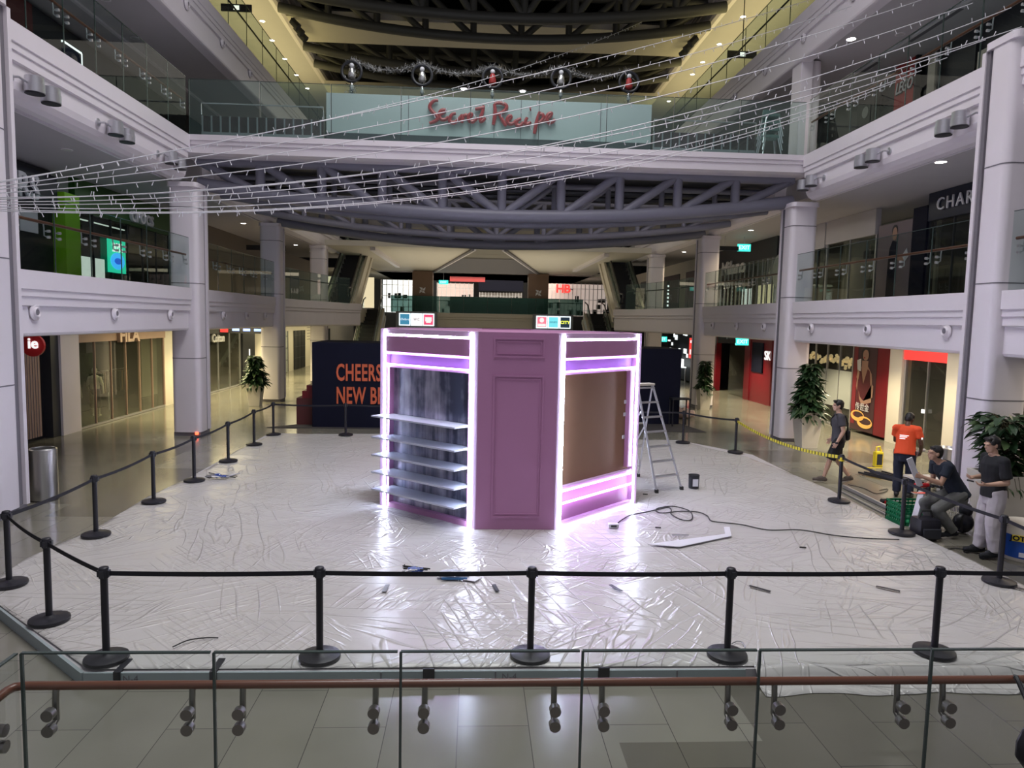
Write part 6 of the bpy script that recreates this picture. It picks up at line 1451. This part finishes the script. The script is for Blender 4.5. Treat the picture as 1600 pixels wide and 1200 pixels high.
t=held('phone',P4L,math.radians(84),'dark phone held in the hands of the standing worker','phone'); b=MB(sc=1); b.bar((-.10,.36,1.165),(-.06,.44,1.175),.075,.012); bake_simple(b,'case','black',t)
# long white boards held by the crouching worker
t=held('white_board',P3L,math.radians(86),'long white board held upright by the crouching worker','board'); b=MB(sc=1); b.bar((-.18,.80,1.33),(-.12,.56,.86),.02,.09,(0,1,0)); bake_simple(b,'board','letter',t)
a_=px(1441,760,'y',12.75); c_=px(1424,840,'y',12.75)
tag(MB(tuple(c_)).bar((a_.x,12.75,a_.z-.1),(c_.x,12.75,.03),.025,.16,(0,1,0)).build('white_board','letter'),'second long white board leaning down to the floor by the green crate','board')
# jigsaw in his other hand
t=held('power_saw',P3L,math.radians(86),'red and black cordless saw in the hand of the crouching worker','power tool')
b=MB(sc=1); b.capsule((.06,.34,.84),(.03,.54,.84),.036,.042); bake(b,'motor_housing','red',t,.006,2)
b=MB(sc=1); b.tube([(.06,.36,.80),(.07,.42,.76),(.06,.50,.80)],.018,8); bake_simple(b,'grip','black',t,0)
b=MB(sc=1); b.box(-.02,.10,.30,.58,.70,.715); bake_simple(b,'base_plate','chrome',t); b=MB(sc=1); b.capsule((.05,.33,.74),(.05,.33,.79),.04,.04); bake(b,'battery','black',t,.006,1)

# ================================================================== THINGS AROUND THE WORKERS
def g0(u,v): p=px(u,v,'z',0); return p
# green crate
t=thing('plastic_crate',(8.8,13.0,0),'green slatted plastic crate beside the crouching worker','crate'); cx,cy=8.62,13.25; w2,d2,h2=.36,.26,.42
MB().box(cx-w2,cx+w2,cy-d2,cy+d2,0,.03).build('floor_panel',mat('crate_green',(.01,.22,.09),.45),t); G=bpy.data.materials['crate_green']
for (x0,x1,y0,y1,nm_) in ((cx-w2,cx+w2,cy-d2,cy-d2+.02,'side'),(cx-w2,cx+w2,cy+d2-.02,cy+d2,'side'),(cx-w2,cx-w2+.02,cy-d2,cy+d2,'side'),(cx+w2-.02,cx+w2,cy-d2,cy+d2,'side')):
    b=MB()
    for zq in (.03,.13,.22,.31,.38): b.box(x0,x1,y0,y1,zq,zq+.04)
    n2=8
    for i in range(n2+1):
        if x1-x0>y1-y0: xx=x0+(x1-x0-.02)*i/n2; b.box(xx,xx+.02,y0,y1,0,h2)
        else: yy=y0+(y1-y0-.02)*i/n2; b.box(x0,x1,yy,yy+.02,0,h2)
    b.build('slatted_side',G,t)
t=thing('clear_bag',(8.85,13.15,.1),'bundle of clear plastic film stuffed beside the green crate','bag'); b=MB(); b.ball((8.75,12.80,.14),.22,.13,.13,14,8); rnd=random.Random(1); b.v=[v+Vector((rnd.uniform(-.03,.03),rnd.uniform(-.02,.02),rnd.uniform(-.02,.02) if v.z>.05 else 0)) for v in b.v]; b.build('film','frost',t,smooth=True)
# black tool bag
t=thing('tool_bag',(8.2,12.3,0),'black tool bag on the floor in front of the crouching worker','bag'); b=MB(); b.box(8.02,8.42,12.02,12.38,.01,.40); b.build('bag_body','black',t,bevel=.07,smooth=True); MB().tube([(8.1,12.2,.40),(8.14,12.2,.52),(8.3,12.2,.52),(8.34,12.2,.40)],.02,8).build('carry_handle','rubber',t,smooth=True); MB().box(8.06,8.38,11.97,12.02,.06,.24).build('front_pocket','darkg',t,bevel=.015)
t=thing('backpack',(9.15,12.4,0),'black backpack lying between the two workers','bag'); b=MB(); b.ball((9.22,12.6,.19),.19,.16,.19,14,9); b.ball((9.27,12.62,.42),.12,.12,.14,12,8); b.build('bag_body','black',t,smooth=True); MB().tube([(9.12,12.46,.38),(9.02,12.38,.28),(9.06,12.4,.08)],.02,6).build('strap','rubber',t)
t=thing('backpack',(9.5,12.3,0),'dark maroon and black backpack standing behind the standing worker','bag'); b=MB(); b.box(9.4,9.7,12.25,12.5,.01,.62); b.build('bag_body',mat('maroon_fabric',(.04,.012,.014),.9),t,bevel=.07,smooth=True); MB().box(9.36,9.4,12.3,12.46,.1,.35).build('pocket','black',t)
# low white table behind
t=thing('folding_table',(9.6,13.2,0),'low folding table with a pale top behind the workers','table'); MB().box(8.95,9.5,13.6,14.1,.74,.78).build('tabletop','pot',t)
for xx in (8.97,9.45):
    for yy in (13.62,14.05): MB().box(xx,xx+.03,yy,yy+.03,0,.74).build('leg','rubber',t)
# yellow bottle / lantern
p=g0(1371,729); t=thing('canister',(p.x,p.y,0),'yellow handled canister with a dark label standing on the floor behind the barrier','canister')
x,y=p.x,p.y; MB().box(x-.11,x+.11,y-.08,y+.08,0,.42).build('body','yellow',t,bevel=.03); MB().box(x-.075,x+.075,y-.087,y-.08,.06,.36).build('dark_label','darkg',t); MB().tube([(x-.07,y,.41),(x-.06,y,.54),(x+.03,y,.56),(x+.07,y,.41)],.022,8).build('handle','yellow',t,smooth=True)
MB().cyl((x+.07,y,.41),(x+.07,y,.47),.03).build('cap','yellow',t)
# black folded stand on the floor
t=thing('folded_stand',(10.1,17,0),'flat bundle of black folded frames on the floor behind the belt','folded stand')
for k in range(5):
    a=g0(1342+k*9,741+k*1.5); c=g0(1405+k*5,756+k*2.2); MB().bar((a.x,a.y,.05+k*.03),(c.x+.1*k,c.y-.15*k,.05+k*.03),.07,.05).build('frame_tube','black',t)
a=g0(1350,738); c=g0(1378,738); MB().bar((a.x,a.y,.12),(c.x,c.y,.12),.04,.02).build('yellow_strip','yellow',t)
# long metal bars on the floor along the sheet
for k,((u0,v0,u1,v1),r,m_,lab) in enumerate((((1318,763,1418,812),.045,'alu','thick pale metal tube lying along the dust sheet'),((1312,768,1412,820),.02,'alu','thin metal rod lying nearest the dust sheet'),((1325,775,1405,812),.018,'steel','thin metal rod between the tube and the sheet'))):
    a=g0(u0,v0); c=g0(u1,v1); tag(MB(((a.x+c.x)/2,(a.y+c.y)/2,r)).cyl((a.x,a.y,r),(c.x,c.y,r),r,n=12).build('metal_bar',m_,smooth=True),lab,'metal bar')
# power drill on the floor
a=g0(1388,787); t=thing('power_drill',(a.x,a.y,0),'dark power drill lying on the floor near the metal tube','power tool'); MB().cyl((a.x-.16,a.y,.06),(a.x+.08,a.y+.02,.06),.05,.045).build('housing','rubber',t,smooth=True); MB().cyl((a.x+.08,a.y+.02,.06),(a.x+.24,a.y+.03,.06),.022).build('chuck','chrome',t); MB().bar((a.x-.1,a.y,.05),(a.x-.06,a.y-.18,.04),.05,.05).build('grip','red',t)
cord('extension_cable',[tuple(g0(1325,758))[:2]+(.015,),tuple(g0(1350,764))[:2]+(.015,),tuple(g0(1368,772))[:2]+(.015,),tuple(g0(1384,769))[:2]+(.015,),tuple(g0(1386,765))[:2]+(.015,),tuple(g0(1374,767))[:2]+(.015,)],.009,'rubber','thin dark cable on the floor behind the walking man','cable')
cord('extension_cable',[tuple(g0(1475,860))[:2]+(.015,),tuple(g0(1495,858))[:2]+(.015,),tuple(g0(1525,862))[:2]+(.015,),tuple(g0(1560,858))[:2]+(.015,)],.009,'rubber','thin dark cable on the floor by the standing worker','cable')
# trolley with white baskets behind the standing worker
t=thing('hand_trolley',(10.3,12.6,0),'silver tube-handled trolley at the right edge behind the paint bucket','trolley')
MB().tube([(9.85,11.8,.1),(9.85,11.8,1.0),(9.93,11.8,1.2),(10.2,11.8,1.3),(10.5,11.8,1.33)],.025,10).build('handle_tube','chrome',t,smooth=True); MB().box(9.8,10.8,11.72,12.22,.12,.18).build('platform','alu',t)
for xx,yy in ((9.88,11.78),(10.7,11.78),(9.88,12.16),(10.7,12.16)): MB().cyl((xx,yy-.03,.06),(xx,yy+.03,.06),.06,n=16).build('wheel','rubber',t)
t=thing('wire_basket',(9.75,12.9,.0),'white wire basket beside the trolley behind the standing worker','basket'); x0,x1,y0,y1=9.16,9.58,12.95,13.3
b=MB()
for zq in (.02,.2,.4,.6): b.tube([(x0,y0,zq),(x1,y0,zq),(x1,y1,zq),(x0,y1,zq),(x0,y0,zq)],.008,5)
for i in range(7): xx=x0+(x1-x0)*i/6; b.tube([(xx,y0,0.01),(xx,y0,.6)],.007,5); b.tube([(xx,y1,0.01),(xx,y1,.6)],.007,5)
b.build('wire_frame','pot',t)
# cloth heap by the plain hoarding
t=thing('cloth_heap',(8.4,25.2,0),'heap of pale pink packing film on the floor by the plain hoarding','packaging'); b=MB(); p=g0(1065,653); rnd=random.Random(4)
b.ball((p.x,p.y,.18),.55,.35,.2,16,8); b.v=[v+Vector((rnd.uniform(-.05,.05),rnd.uniform(-.05,.05),rnd.uniform(-.04,.1) if v.z>.1 else 0)) for v in b.v]; b.build('film',mat('pale_pink_film',(.5,.38,.36),.4),t,smooth=True)
